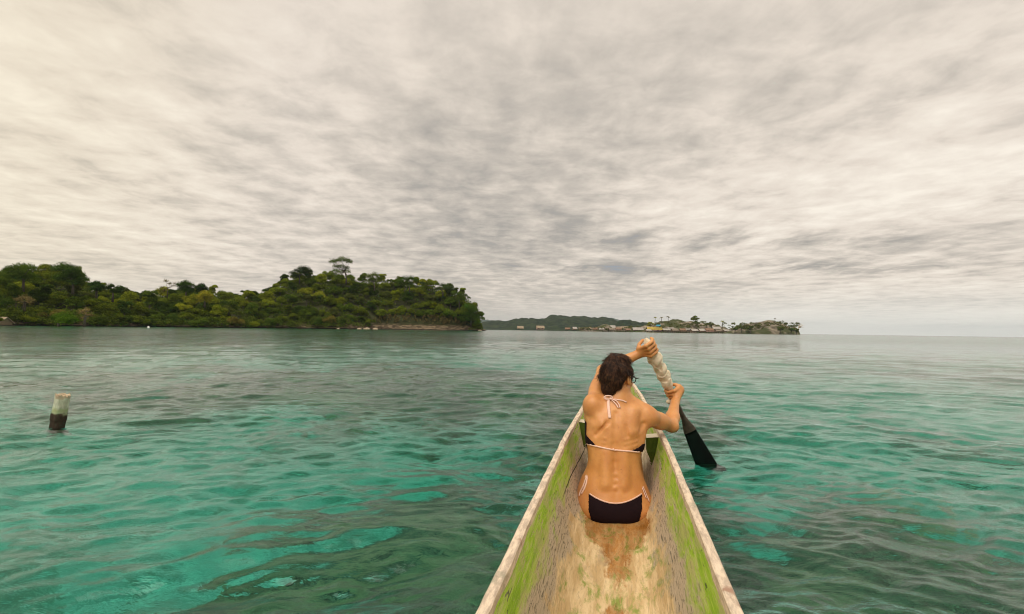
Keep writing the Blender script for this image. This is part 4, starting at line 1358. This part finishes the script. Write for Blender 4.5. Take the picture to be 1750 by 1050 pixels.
    # undergrowth nobody could count
    R = np.random.default_rng(8)
    C_, R_ = [], []
    for i in range(3400):
        px = R.uniform(-60, 822); v = R.uniform(0.0, 1.05) if i % 4 else R.uniform(-0.005, 0.06)
        if 630 < px < 805 and v < 0.10: continue
        p = head_pt(px, v); s_ = R.uniform(0.7, 1.5)
        if v < 0.02: p.y -= 1.8; p.z -= 0.5
        C_.append((p.x, p.y, p.z+0.7+R.uniform(0, 1.2))); R_.append((s_*1.4, s_*1.4, s_*1.25))
    me = leaves_mesh('undergrowth', C_, R_, 130000, 0.27, R)
    o = link('undergrowth', me, None, kind='stuff'); o.color = (0.040, 0.060, 0.012, 1)

    # trees one can pick out on the skyline
    def big(px_base, py_base, D, clumps, label, colr, n=2600, leaf=0.16, trunks=None, r0=0.3, bare=False, name='tree'):
        base = at(px_base, py_base, D)
        root = empty(name, tuple(base), label=label, category='tree')
        gg = Geo(); C_, R_ = [], []
        for (px, py, rpx) in clumps:
            q = at(px, py, D + rnd.uniform(-2, 2)) - base
            r = rpx/F*D*1.22
            C_.append(tuple(q)); R_.append((r*1.05, r*1.1, r*1.02))
        fork = Vector((C_[0][0]*0.15, 0, max(c[2] for c in C_)*0.42))
        gg.tube([Vector((0, 0, -2.5)), Vector((0, 0, 0)), fork*0.55+Vector((r0*0.5, 0, 0)), fork], [r0*1.3, r0, r0*0.85, r0*0.7], 8)
        for c in C_:
            c = Vector(c)
            mid = fork.lerp(c, 0.5) + Vector((rnd.uniform(-.3, .3), rnd.uniform(-.3, .3), -0.3))
            gg.tube([fork, mid, c], [r0*0.5, r0*0.32, r0*0.12], 6)
            if bare:
                for _ in range(4):
                    e = c + Vector((rnd.uniform(-1, 1), rnd.uniform(-1, 1), rnd.uniform(0, 1.2)))*1.3
                    gg.tube([mid.lerp(c, 0.6), e], [r0*0.16, r0*0.05], 4)
        bm_ = gg.mesh('trunk', True)
        link('trunk', bm_, BARK, root)
        R2 = np.random.default_rng(int(px_base))
        cme = leaves_mesh('crown', C_, R_, n if bare else int(n*2.8), min(leaf, 0.17), R2, 0.25, 0.2)
        c = link('crown', cme, None, root); c.color = (*colr, 1)
        return root
    big(592, 478, 262, [(569, 449, 6), (577, 447, 6), (584, 445, 6), (592, 447, 7), (597, 449, 5), (575, 457, 6), (584, 456, 5), (592, 459, 5), (573, 464, 5), (580, 466, 5), (594, 465, 5), (570, 470, 6), (578, 474, 7), (598, 474, 5)],
        'tall umbrella crowned tree rising above the crest of the headland', (0.040, 0.066, 0.010), 3200, 0.26, r0=0.42)
    big(512, 478, 258, [(500, 468, 5), (507, 464, 5), (515, 461, 6), (523, 461, 6), (529, 465, 5), (516, 467, 7), (504, 473, 6), (526, 471, 6)],
        'dark flat topped tree on the crest, left of the tall umbrella tree', (0.020, 0.032, 0.016), 2400, 0.24)
    big(286, 500, 205, [(284, 481, 3.5), (290, 486, 3), (296, 489, 3), (276, 492, 3), (299, 485, 2.5), (280, 497, 3)],
        'sparse thin branched tree on the skyline over the low middle of the headland', (0.075, 0.070, 0.038), 420, 0.2, r0=0.16, bare=True)
    big(318, 500, 205, [(309, 489, 6), (317, 486, 6), (325, 489, 6), (314, 495, 7), (323, 497, 7)],
        'dense dark green tree right of the sparse tree on the low skyline', (0.022, 0.044, 0.010), 2000, 0.24)
    big(343, 505, 205, [(338, 493, 5), (345, 490, 5), (350, 495, 5), (342, 499, 6)],
        'small dark round tree at the end of the low skyline clump', (0.016, 0.030, 0.010), 1500, 0.22)
    big(350, 515, 198, [(343, 509, 6), (350, 505, 7), (357, 508, 6), (350, 514, 8)],
        'bright yellow leafed tree below the dark round tree on the low skyline', (0.14, 0.14, 0.020), 1700, 0.22)
    big(125, 490, 158, [(100, 462, 9), (112, 459, 10), (124, 464, 9), (134, 472, 8), (142, 478, 7), (118, 474, 11), (106, 478, 11), (130, 484, 9)],
        'broad dark crowned tree where the high left wood drops to the lower skyline', (0.026, 0.050, 0.012), 3200, 0.19)
    big(40, 485, 150, [(20, 464, 9), (36, 460, 9), (50, 461, 9), (28, 474, 11), (46, 474, 11)],
        'large green tree at the top of the high wood near the left end', (0.036, 0.062, 0.010), 2800, 0.18)
    big(165, 500, 172, [(157, 488, 5), (165, 486, 5), (171, 491, 5), (163, 495, 6)],
        'small dark tree alone on the skyline right of the broad dark tree', (0.020, 0.042, 0.012), 1500, 0.18)
    big(193, 505, 176, [(184, 493, 4), (190, 490, 4), (204, 494, 5), (197, 499, 6)],
        'small twin topped tree on the skyline past the lone dark tree', (0.022, 0.040, 0.012), 1200, 0.18)
    big(640, 490, 268, [(622, 472, 4), (631, 474, 6), (641, 472, 6), (648, 478, 6)],
        'open crowned tree on the crest just right of the tall umbrella tree', (0.048, 0.070, 0.014), 1500, 0.24)
    big(700, 492, 272, [(684, 482, 5), (692, 479, 6), (702, 478, 6), (710, 480, 5), (698, 486, 7)],
        'flat topped green tree on the right hand crest of the headland', (0.030, 0.056, 0.012), 1900, 0.24)
    big(757, 500, 274, [(722, 485, 4), (748, 487, 4), (757, 489, 5), (765, 493, 6), (772, 496, 5), (748, 495, 4)],
        'layered dark tree on the slope falling to the headland tip', (0.026, 0.042, 0.018), 1300, 0.22)
    big(785, 520, 272, [(776, 502, 5), (786, 504, 5), (795, 506, 4), (801, 510, 3), (788, 512, 7)],
        'tree leaning outward over the right end of the headland', (0.034, 0.056, 0.012), 1500, 0.22)
    big(805, 550, 270, [(800, 526, 9), (808, 532, 9), (798, 540, 11), (810, 546, 9), (816, 552, 5)],
        'rounded green tree on the very tip of the headland above the water', (0.030, 0.058, 0.010), 2600, 0.24)
    big(545, 520, 245, [(538, 508, 6), (546, 505, 7), (552, 511, 6), (545, 515, 7)],
        'pale yellow green tree halfway up the slope below the dark flat topped tree', (0.13, 0.15, 0.022), 1500, 0.24)
    big(100, 555, 133, [(100, 545, 8), (112, 543, 9), (122, 547, 7), (110, 550, 9)],
        'vivid green drooping bush low on the shore near the left end', (0.045, 0.090, 0.010), 1800, 0.16)
    big(42, 520, 142, [(32, 514, 6), (42, 511, 7), (52, 514, 6), (44, 519, 8)],
        'pale dry brown tree in the wood above the left shore', (0.10, 0.085, 0.05), 900, 0.15, bare=True)
    big(145, 548, 137, [(140, 535, 6), (148, 531, 5), (152, 540, 6), (144, 545, 5)],
        'pale bare twigged tree by the shore right of the vivid green bush', (0.13, 0.10, 0.060), 500, 0.14, bare=True)
    # dry hanging scrub on the cliff foot
    R = np.random.default_rng(18)
    C_, R_ = [], []
    for i in range(170):
        px = R.uniform(640, 815); p = head_pt(px, R.uniform(0.02, 0.10))
        C_.append((p.x, p.y-1.0, p.z+1.6+R.uniform(0, 1.4))); s_ = R.uniform(0.5, 1.0); R_.append((s_*.8, s_*.8, s_*1.6))
    o = link('dry_scrub', leaves_mesh('dry_scrub', C_, R_, 9000, 0.20, R), None, kind='stuff'); o.color = (0.060, 0.052, 0.030, 1)
    # loose boulders at the water's edge
    bl = simple('pale_shore_boulder', (0.33, 0.26, 0.18), 0.9, 0.35, 1.2, 0.5, 0.1)
    for (px, w, lab) in ((578, 6, 'small pale rock in the water at the foot of the wood'), (614, 9, 'pale brown boulder, left one of the pair at the headland shore'), (627, 12, 'larger pale boulder, right one of the pair at the headland shore'),
                         (641, 10, 'low flat boulder right of the boulder pair at the shore'), (820, 7, 'small pale rock just off the tip of the headland')):
        D = float(shoreD(px))-6
        p = sea_pt(px, D)
        r = w/F*D/2
        R3 = np.random.default_rng(px)
        V, Fc = [], []
        nu, nv_ = 9, 6
        for a in range(nu):
            for b in range(nv_):
                th = math.pi*b/(nv_-1); ph = 2*math.pi*a/nu
                k = 1+0.3*(R3.random()-0.5)
                V.append((r*math.sin(th)*math.cos(ph)*k, r*math.sin(th)*math.sin(ph)*k, r*0.55*math.cos(th)*k))
        for a in range(nu):
            for b in range(nv_-1):
                a2 = (a+1) % nu
                Fc.append((a*nv_+b, a*nv_+b+1, a2*nv_+b+1, a2*nv_+b))
        link('shore_rock', mesh_py('shore_rock', V, Fc, True), bl, None, tuple(p), label=lab, category='rock')

def sea_pt(px, D):
    r = ray(px, hz(px)); p = CP + r*D
    return Vector((p.x, p.y, 0))
headland()

# ------------------------------------------------------------------ far wooded hills
def ridge(name, prof, D, depth, matl, bump_amp, seed, px_step=1.0, base_y=None):
    """solid hill: front foot at the water, crest at depth/2, and a back slope"""
    xs = np.arange(prof[0][0], prof[-1][0]+0.01, px_step)
    ts = np.linspace(0, 1, 26)
    V = []
    for px in xs:
        py = np.interp(px, [p[0] for p in prof], [p[1] for p in prof])
        Dc = D + depth*0.5
        top = max(at(px, py, Dc).z, 0.0)
        for t in ts:
            Dd = D + depth*t
            c = CP + ray(px, hz(px))*Dd
            z = top*max(0.0, math.sin(math.pi*t))**0.8*(1-0.25*(1-t)*math.sin(t*6))
            n = (vnoise(np.array([c.x/bump_amp/2.2]), np.array([c.y/bump_amp/2.2]), seed)[0]-0.5)*bump_amp*1.1
            n += (vnoise(np.array([c.x/bump_amp/6]), np.array([c.y/bump_amp/6]), seed+1)[0]-0.5)*bump_amp*1.8
            V.append((c.x, c.y, z+n*min(1, z/(bump_amp*2)) - (3 if t in (0, 1) else 0)))
    me = mesh_np(name, np.array(V), grid_faces(len(xs), len(ts))[:, ::-1])
    return link(name, me, matl, kind='structure')
hm_, g, out = material('forest_hill_canopy')
co = g.co()
n = g.noise(co, 0.06, 6, 0.7); n2 = g.noise(co, 0.012, 4, 0.6)
principled(g, out, g.mix(g.ss(n, 0.38, 0.66), (0.012, 0.022, 0.013), g.mix(n2, (0.028, 0.046, 0.020), (0.045, 0.056, 0.024))), 0.95, g.bump(n, 1.0, 6.0), 0.1)
ridge('wooded_hill', [(818, 557), (830, 553), (845, 549.5), (856, 550), (870, 549), (882, 545.5), (892, 545), (905, 546), (920, 547), (932, 544), (943, 541), (955, 539.5), (966, 541), (975, 543), (990, 542), (1002, 540.5), (1015, 541.5), (1030, 543), (1044, 546), (1056, 549), (1075, 551), (1095, 553), (1110, 559), (1118, 566)], 1250, 500, hm_, 7, 5)
ridge('wooded_knoll', [(1050, 557), (1058, 549), (1066, 546), (1076, 547), (1082, 551), (1090, 552), (1097, 550.5), (1106, 552), (1112, 557), (1120, 564)], 1050, 160, hm_, 4, 15)
fm_, g, out = material('distant_hill_forest')
principled(g, out, (0.035, 0.055, 0.035), 0.95, None, 0.0)
ridge('distant_hills', [(790, 560), (815, 549), (830, 547), (842, 547.5), (855, 551), (900, 556), (980, 552), (1020, 545), (1035, 542.5), (1050, 545.5), (1080, 553), (1120, 562)], 4600, 1500, fm_, 12, 25, 2.0)

# ------------------------------------------------------------------ the village on stilts and its rocky hills
rk, g, out = material('bare_grey_hillock')
co = g.co()
n = g.noise(co, 0.10, 7, 0.72); n2 = g.noise(co, 0.035, 4, 0.6)
c = g.mix(g.ss(n, 0.36, 0.64), (0.070, 0.058, 0.040), (0.32, 0.27, 0.20))
c = g.mix(g.ss(n2, 0.44, 0.54), c, (0.060, 0.068, 0.026))
principled(g, out, c, 0.95, g.bump(n, 1.0, 3.0), 0.1)
ridge('rocky_hillock', [(1085, 564), (1100, 558), (1118, 551), (1126, 548), (1140, 546.5), (1158, 546), (1176, 548.5), (1186, 551), (1198, 553), (1212, 553), (1228, 555), (1240, 559), (1252, 565)], 668, 90, rk, 3.2, 33, 0.8)
ridge('rocky_headland', [(1238, 568), (1248, 563), (1262, 560), (1275, 555), (1292, 551.5), (1308, 549.5), (1322, 550), (1335, 554), (1348, 559), (1360, 562), (1365, 566), (1368, 572)], 600, 80, rk, 3.2, 43, 0.8)
ridge('village_rise', [(985, 566), (1005, 562), (1025, 558), (1035, 556), (1050, 556), (1070, 557), (1085, 561), (1100, 566)], 728, 60, rk, 2.4, 53, 0.8)

def far_tree(px, py_top, py_base, wpx, D, label, colr=(0.040, 0.062, 0.014), palm=False, group=None):
    base = at(px, py_base, D)
    h = (py_base-py_top)/F*D; w = wpx/F*D
    root = empty('palm_tree' if palm else 'tree', tuple(base), label=label, category='palm tree' if palm else 'tree')
    if group: root['group'] = group
    R2 = np.random.default_rng(int(px*7))
    if palm:
        gg = Geo(); tops = Vector((R2.normal()*0.06*h, 0, h*0.80))
        gg.tube([Vector((0, 0, -2)), Vector((0, 0, 0)), tops*0.5+Vector((0.02*h, 0, 0)), tops], [0.45, 0.35, 0.3, 0.26], 6)
        link('trunk', gg.mesh('trunk', True), BARK, root)
        V, Fc = [], []
        for i in range(13):
            a = i*2*math.pi/13+R2.uniform(-.2, .2); L = w*0.52*R2.uniform(0.8, 1.1); el = R2.uniform(0.0, 1.1)
            dirh = Vector((math.cos(a), math.sin(a), 0)); sd_ = Vector((-math.sin(a), math.cos(a), 0))
            for s in range(6):
                t = s/5
                c = tops + dirh*(L*t*math.cos(el*0.6)) + Vector((0, 0, L*(math.sin(el)*t - 0.75*t*t)))
                ww = w*0.085*(math.sin(math.pi*min(t*0.85+0.12, 1)))
                V += [c-sd_*ww-Vector((0, 0, ww*0.5)), c, c+sd_*ww-Vector((0, 0, ww*0.5))]
                if s:
                    b = len(V)-6
                    Fc += [(b, b+1, b+4, b+3), (b+1, b+2, b+5, b+4)]
        me = mesh_py('crown', V, Fc); fattr(me, 'leaf', R2.random(len(V))); me.materials.append(LEAF)
        c = link('crown', me, None, root)
    else:
        gg = Geo()
        gg.tube([Vector((0, 0, -2)), Vector((0, 0, 0)), Vector((0.2, 0, h*0.35)), Vector((0, 0, h*0.6))], [0.7, 0.5, 0.45, 0.3], 6)
        C_, R_ = [], []
        for i in range(9):
            a = R2.uniform(0, 6.28); q = R2.random()**.5
            c_ = (w*0.33*q*math.cos(a), w*0.33*q*math.sin(a), h*R2.uniform(0.42, 0.85)); C_.append(c_)
            rr = w*R2.uniform(0.14, 0.22); R_.append((rr, rr, rr*0.75))
            gg.tube([Vector((0.1, 0, h*0.3)), Vector(c_)], [0.25, 0.08], 4)
        link('trunk', gg.mesh('trunk', True), BARK, root)
        c = link('crown', leaves_mesh('crown', C_, R_, 700, 0.09*w**0.8, R2, 0.3), None, root)
    c.color = (*colr, 1)
    return root
YG = (0.10, 0.11, 0.022)
far_tree(1119, 540, 552, 7, 695, 'palm furthest left of the three over the village, above the blue roof', YG, True)
far_tree(1130, 541, 551, 8, 700, 'palm between two others on the left shoulder of the rocky hillock', (0.09, 0.085, 0.035), True)
far_tree(1142, 539.5, 549, 8, 700, 'bushy topped palm nearest the crest of the rocky hillock', (0.07, 0.07, 0.03), True)
far_tree(1188, 538, 556, 19, 690, 'big round green tree on the right side of the rocky hillock', (0.055, 0.075, 0.012))
far_tree(1191, 548, 560, 14, 680, 'smaller dark tree directly below the big round tree on the hillock', (0.035, 0.05, 0.012))
far_tree(1208, 549, 560, 9, 680, 'dark tree between the village roofs, left of its twin', (0.035, 0.052, 0.012))
far_tree(1216, 551, 561, 9, 680, 'dark tree between the village roofs, right of its twin', (0.030, 0.045, 0.012))
far_tree(1234.5, 546.5, 559, 8, 625, 'slender palm standing alone at the right end of the village', YG, True)
far_tree(1111, 551, 561, 16, 660, 'yellow green spreading tree behind the yellow roof', (0.12, 0.13, 0.02))
far_tree(1324, 542.5, 551, 4, 640, 'thin stick like palm on top of the rocky headland', (0.05, 0.05, 0.025), True)
far_tree(1333.5, 548, 554, 4, 640, 'tiny palm down the slope from the stick like palm', (0.05, 0.05, 0.025), True)
far_tree(1267, 553, 566, 12, 600, 'rounded green tree at the left foot of the rocky headland', (0.045, 0.062, 0.014))
far_tree(1282, 556, 568, 18, 598, 'wide green tree by the water under the rocky headland', (0.038, 0.055, 0.012))
far_tree(1256, 559, 568, 10, 600, 'low green bush tree beside the last houses', (0.040, 0.058, 0.012))
far_tree(1333, 558, 569, 18, 596, 'wide green tree right of the bare middle of the rocky headland', (0.042, 0.058, 0.012))
far_tree(1352, 560, 570, 14, 596, 'dark low tree near the right tip of the rocky headland', (0.032, 0.048, 0.012))
far_tree(1361, 562, 571, 10, 596, 'dark bush tree at the very tip of the rocky headland', (0.030, 0.042, 0.012))
# dead tree leaning off the tip
def dead_tree():
    b = at(1362, 568, 596)
    root = empty('dead_tree', tuple(b), label='pale leafless tree leaning out over the sea from the rocky tip', category='tree')
    gg = Geo()
    k = 596/F
    def q(px, py): return Vector(((px-1362)*k, rnd.uniform(-1, 1), (568-py)*k))
    gg.tube([q(1362, 569), q(1364, 563), q(1368, 558)], [0.7, 0.55, 0.4], 6)
    for e in ((1375, 555), (1372, 553), (1369, 552), (1366, 555), (1374, 560), (1371, 557)):
        gg.tube([q(1365.5, 561), q((e[0]+1366)/2, (e[1]+559)/2), q(*e)], [0.4, 0.25, 0.1], 5)
    link('trunk', gg.mesh('trunk', True), simple('bleached_dead_wood', (0.50, 0.40, 0.30), 0.9, 0.2, 1), root)
dead_tree()
def far_scrub():
    R = np.random.default_rng(77)
    C_, R_ = [], []
    for (x0, x1, prof_lo, prof_hi, D, n) in ((1246, 1364, 569, 553, 620, 150), (1120, 1240, 560, 551, 655, 70), (1290, 1340, 556, 551, 640, 18), (985, 1100, 564, 559, 700, 40)):
        for i in range(n):
            px = R.uniform(x0, x1); py = R.uniform(prof_hi, prof_lo)
            p = at(px, py, D+R.uniform(-8, 10)); s_ = R.uniform(0.8, 2.4)
            p.z = max(p.z, 0.8)
            C_.append(tuple(p)); R_.append((s_*1.4, s_, s_))
    o = link('hillside_scrub', leaves_mesh('hillside_scrub', C_, R_, 14000, 0.55, R), None, kind='stuff'); o.color = (0.050, 0.060, 0.020, 1)
far_scrub()

def far_mat(name, c, rough=0.8): return simple(name, c, rough, 0.25, 0.5)
RM = {'rust': far_mat('rusty_tin_roof', (0.20, 0.115, 0.07)), 'brown': far_mat('brown_thatch_roof', (0.19, 0.15, 0.11)), 'white': far_mat('white_tin_roof', (0.33, 0.30, 0.27), 0.75),
      'grey': far_mat('grey_tin_roof', (0.36, 0.33, 0.29)), 'yellow': far_mat('yellow_roof', (0.40, 0.29, 0.06)), 'blue': far_mat('blue_roof', (0.05, 0.30, 0.42)), 'tan': far_mat('tan_thatch_roof', (0.27, 0.21, 0.14)),
      'pink': far_mat('faded_pink_wall', (0.45, 0.28, 0.24)), 'wood': far_mat('plank_wall', (0.20, 0.14, 0.09)), 'cream': far_mat('cream_wall', (0.36, 0.30, 0.22)), 'dark': far_mat('dark_stilt_wood', (0.045, 0.035, 0.028)), 'teal': far_mat('teal_wall', (0.12, 0.28, 0.27))}
WIN = far_mat('dark_window_opening', (0.012, 0.011, 0.010))
def stilt_house(px, wpx, eave_px, ridge_px, D, roof, wall, label, floor_px=None, group=None):
    """house on stilts over the water: eave_px / ridge_px are heights in pixels above the waterline"""
    k = D/F
    p = sea_pt(px, D)
    w = wpx*k/2; he = eave_px*k; hr = ridge_px*k; fl = (floor_px if floor_px is not None else 2.2)*k
    dep = min(w*0.9, 5.0)
    root = empty('stilt_house', tuple(p), label=label, category='house')
    root.rotation_euler = (0, 0, rnd.uniform(-.22, .22))
    if group: root['group'] = group
    gg = Geo().box(-w*0.86, w*0.86, -dep*0.8, dep*0.8, fl, he)
    for s in (-1, 1):
        gg.add(([Vector((s*w*0.86, -dep*0.8, he)), Vector((s*w*0.86, dep*0.8, he)), Vector((s*w*0.86, 0, hr-0.15))], [(0, 1, 2)]))
    wl = link('wall', gg.mesh('wall'), RM[wall], root)
    th = 0.18
    gg = Geo()
    for s in (-1, 1):
        o_ = [Vector((-w, s*dep, he-0.25)), Vector((w, s*dep, he-0.25)), Vector((w, 0, hr)), Vector((-w, 0, hr))]
        u_ = [q-Vector((0, 0, th)) for q in o_]
        gg.add((o_+u_, [(0, 1, 2, 3), (7, 6, 5, 4), (0, 4, 5, 1), (1, 5, 6, 2), (3, 7, 4, 0)]))
    link('roof', gg.mesh('roof'), RM[roof], root)
    gg = Geo()
    n = max(3, int(wpx/2.5))
    for i in range(n):
        for yy in (-dep*0.75, dep*0.75):
            x = -w*0.8+1.6*w*i/(n-1)
            gg.box(x-0.16, x+0.16, yy-0.16, yy+0.16, -2.0, fl)
    gg.box(-w*1.02, w*1.02, -dep*1.15, dep*0.95, fl-0.25, fl-0.02)
    o = link('stilt_platform', gg.mesh('stilt_platform'), RM['dark'], root); o['kind'] = 'stuff'
    if wpx > 6:
        for x in (-0.45, 0.4):
            ws = 0.10*w+0.3
            link('window', Geo().box(x*w-ws, x*w+ws, -dep*0.8-0.06, -dep*0.8+0.02, fl+(he-fl)*0.35, fl+(he-fl)*0.8).mesh('window'), WIN, root)
    return root
HS = [(889, 11, 3.5, 7.5, 900, 'tan', 'wood', 'brown thatched hut standing alone over the water, left one of two'),
      (923, 14, 4.5, 8.5, 820, 'tan', 'pink', 'wide thatched hut alone over the water, right one of two'),
      (970, 9, 4, 6, 720, 'rust', 'wood', 'small rusty roofed house at the left end of the stilt village'),
      (982, 8, 4.5, 7.5, 715, 'white', 'wood', 'small house with a white patched roof near the left end of the village'),
      (993, 9, 4, 6.5, 712, 'brown', 'wood', 'brown roofed house between the white patched roof and the tan long house'),
      (1005, 13, 4.5, 7, 708, 'tan', 'cream', 'long tan roofed house in the left part of the village'),
      (1017, 8, 4, 7, 705, 'rust', 'wood', 'rusty roofed house just right of the long tan house'),
      (1027, 10, 4, 6.5, 700, 'grey', 'wood', 'low grey roofed house left of the dark boat'),
      (1037, 9, 5, 9, 702, 'brown', 'wood', 'tall brown roofed house behind the dark boat'),
      (1047, 9, 7, 11, 715, 'white', 'cream', 'white roofed house set high at the back of the village'),
      (1045, 10, 4, 7, 695, 'brown', 'wood', 'brown house below the high white roofed house'),
      (1057, 10, 4.5, 7.5, 695, 'rust', 'wood', 'rusty roofed house left of the long cream roof'),
      (1066, 14, 5.5, 9, 705, 'tan', 'cream', 'long cream tan roofed house left of the white shed'),
      (1073, 9, 4, 6, 690, 'rust', 'wood', 'low rusty house at the water below the cream tan roof'),
      (1090, 18, 4.2, 8, 680, 'white', 'wood', 'long shed with a bright white roof left of the yellow roof'),
      (1118, 26, 5, 9.5, 655, 'yellow', 'pink', 'large house with a bright yellow roof in the middle of the village'),
      (1124, 9, 11, 14.5, 672, 'blue', 'cream', 'house with a blue roof set just above the yellow roof'),
      (1108, 9, 3.5, 5.5, 645, 'grey', 'pink', 'low pinkish house in front of the yellow roof, left side'),
      (1138, 13, 4.5, 7, 652, 'grey', 'wood', 'grey roofed house right beside the yellow roofed house'),
      (1146, 11, 6, 9, 665, 'white', 'wood', 'white roofed house set back under the rocky hillock'),
      (1153, 12, 4, 7, 648, 'brown', 'wood', 'brown roofed house at the water under the rocky hillock'),
      (1166, 11, 4.5, 7.5, 645, 'rust', 'wood', 'rusty roofed house left of the slanting white roof'),
      (1176, 10, 5, 8, 660, 'grey', 'wood', 'grey house set back below the big round tree'),
      (1186, 12, 4, 7, 640, 'white', 'wood', 'house with a slanting white roof below the big round tree'),
      (1199, 11, 4.5, 7.5, 638, 'grey', 'wood', 'grey roofed house right of the slanting white roof'),
      (1212, 14, 5, 8.5, 636, 'rust', 'pink', 'wide reddish house below the twin dark trees'),
      (1224, 13, 8, 11.5, 645, 'white', 'cream', 'house with a broad white roof set high at the right end'),
      (1228, 12, 4, 6.5, 630, 'brown', 'wood', 'brown house at the water below the broad white roof'),
      (1242, 15, 4.5, 7, 628, 'white', 'wood', 'low white roofed house under the lone slender palm'),
      (1252, 8, 7.5, 9.5, 640, 'grey', 'wood', 'little grey shed last in the village before the rocky headland')]
for h in HS: stilt_house(*h)
stilt_house(-3, 30, 6, 15, 126, 'tan', 'wood', 'tan roofed boathouse on stilts cut by the left edge of the picture', 1.5)

def small_boat():
    D = 560; p = sea_pt(1033, D)
    root = empty('boat', tuple(p), label='tiny dark boat on the water before the village', category='boat')
    V, Fc = [], []
    L = 2.2
    for i in range(9):
        t = -1+2*i/8; w = 0.5*(1-abs(t)**2.5)+0.02; zt = 0.5+0.35*t*t
        V += [(L*t, -w, zt), (L*t, -w*0.6, -0.1), (L*t, w*0.6, -0.1), (L*t, w, zt), (L*t, w*0.8, zt-0.02), (L*t, 0, 0.12), (L*t, -w*0.8, zt-0.02)]
        if i:
            for k_ in range(7):
                a = (i-1)*7+k_; b = (i-1)*7+(k_+1) % 7
                Fc.append((a, b, b+7, a+7))
    link('hull', mesh_py('hull', V, Fc, True), RM['dark'], root)
    link('seat_plank', Geo().box(-0.2, 0.2, -0.42, 0.42, 0.36, 0.42).mesh('seat_plank'), RM['dark'], root)
small_boat()
def buoy():
    D = 118; p = sea_pt(254, D)
    gg = Geo()
    prof = [(0.0, -0.25), (0.16, -0.2), (0.26, 0.0), (0.27, 0.18), (0.18, 0.34), (0.06, 0.40), (0.05, 0.48), (0.0, 0.5)]
    V, Fc = [], []
    for r_, z in prof:
        for j in range(14): V.append((r_*math.cos(j*math.pi/7), r_*math.sin(j*math.pi/7), z))
    Fc = [(i*14+j, i*14+(j+1) % 14, (i+1)*14+(j+1) % 14, (i+1)*14+j) for i in range(7) for j in range(14)]
    link('buoy', mesh_py('buoy', V, Fc, True), simple('white_float_plastic', (0.8, 0.8, 0.76), 0.5, 0.05, 4), None, tuple(p), label='small white round float on the water before the left wood', category='buoy')
buoy()

# ------------------------------------------------------------------ air
def haze():
    hm, g, out = material('sea_haze')
    pv = g.n('ShaderNodeVolumePrincipled')
    g.put(pv.inputs['Color'], (0.80, 0.90, 1.0)); g.put(pv.inputs['Density'], 0.00006); g.put(pv.inputs['Anisotropy'], 0.2)
    g.nt.links.new(pv.outputs[0], out.inputs['Volume'])
    hm.cycles.homogeneous_volume = True
    me = Geo().box(-9300, 9300, -9300, 9300, -31, 190).mesh('haze')
    link('haze', me, hm, kind='stuff')
haze()
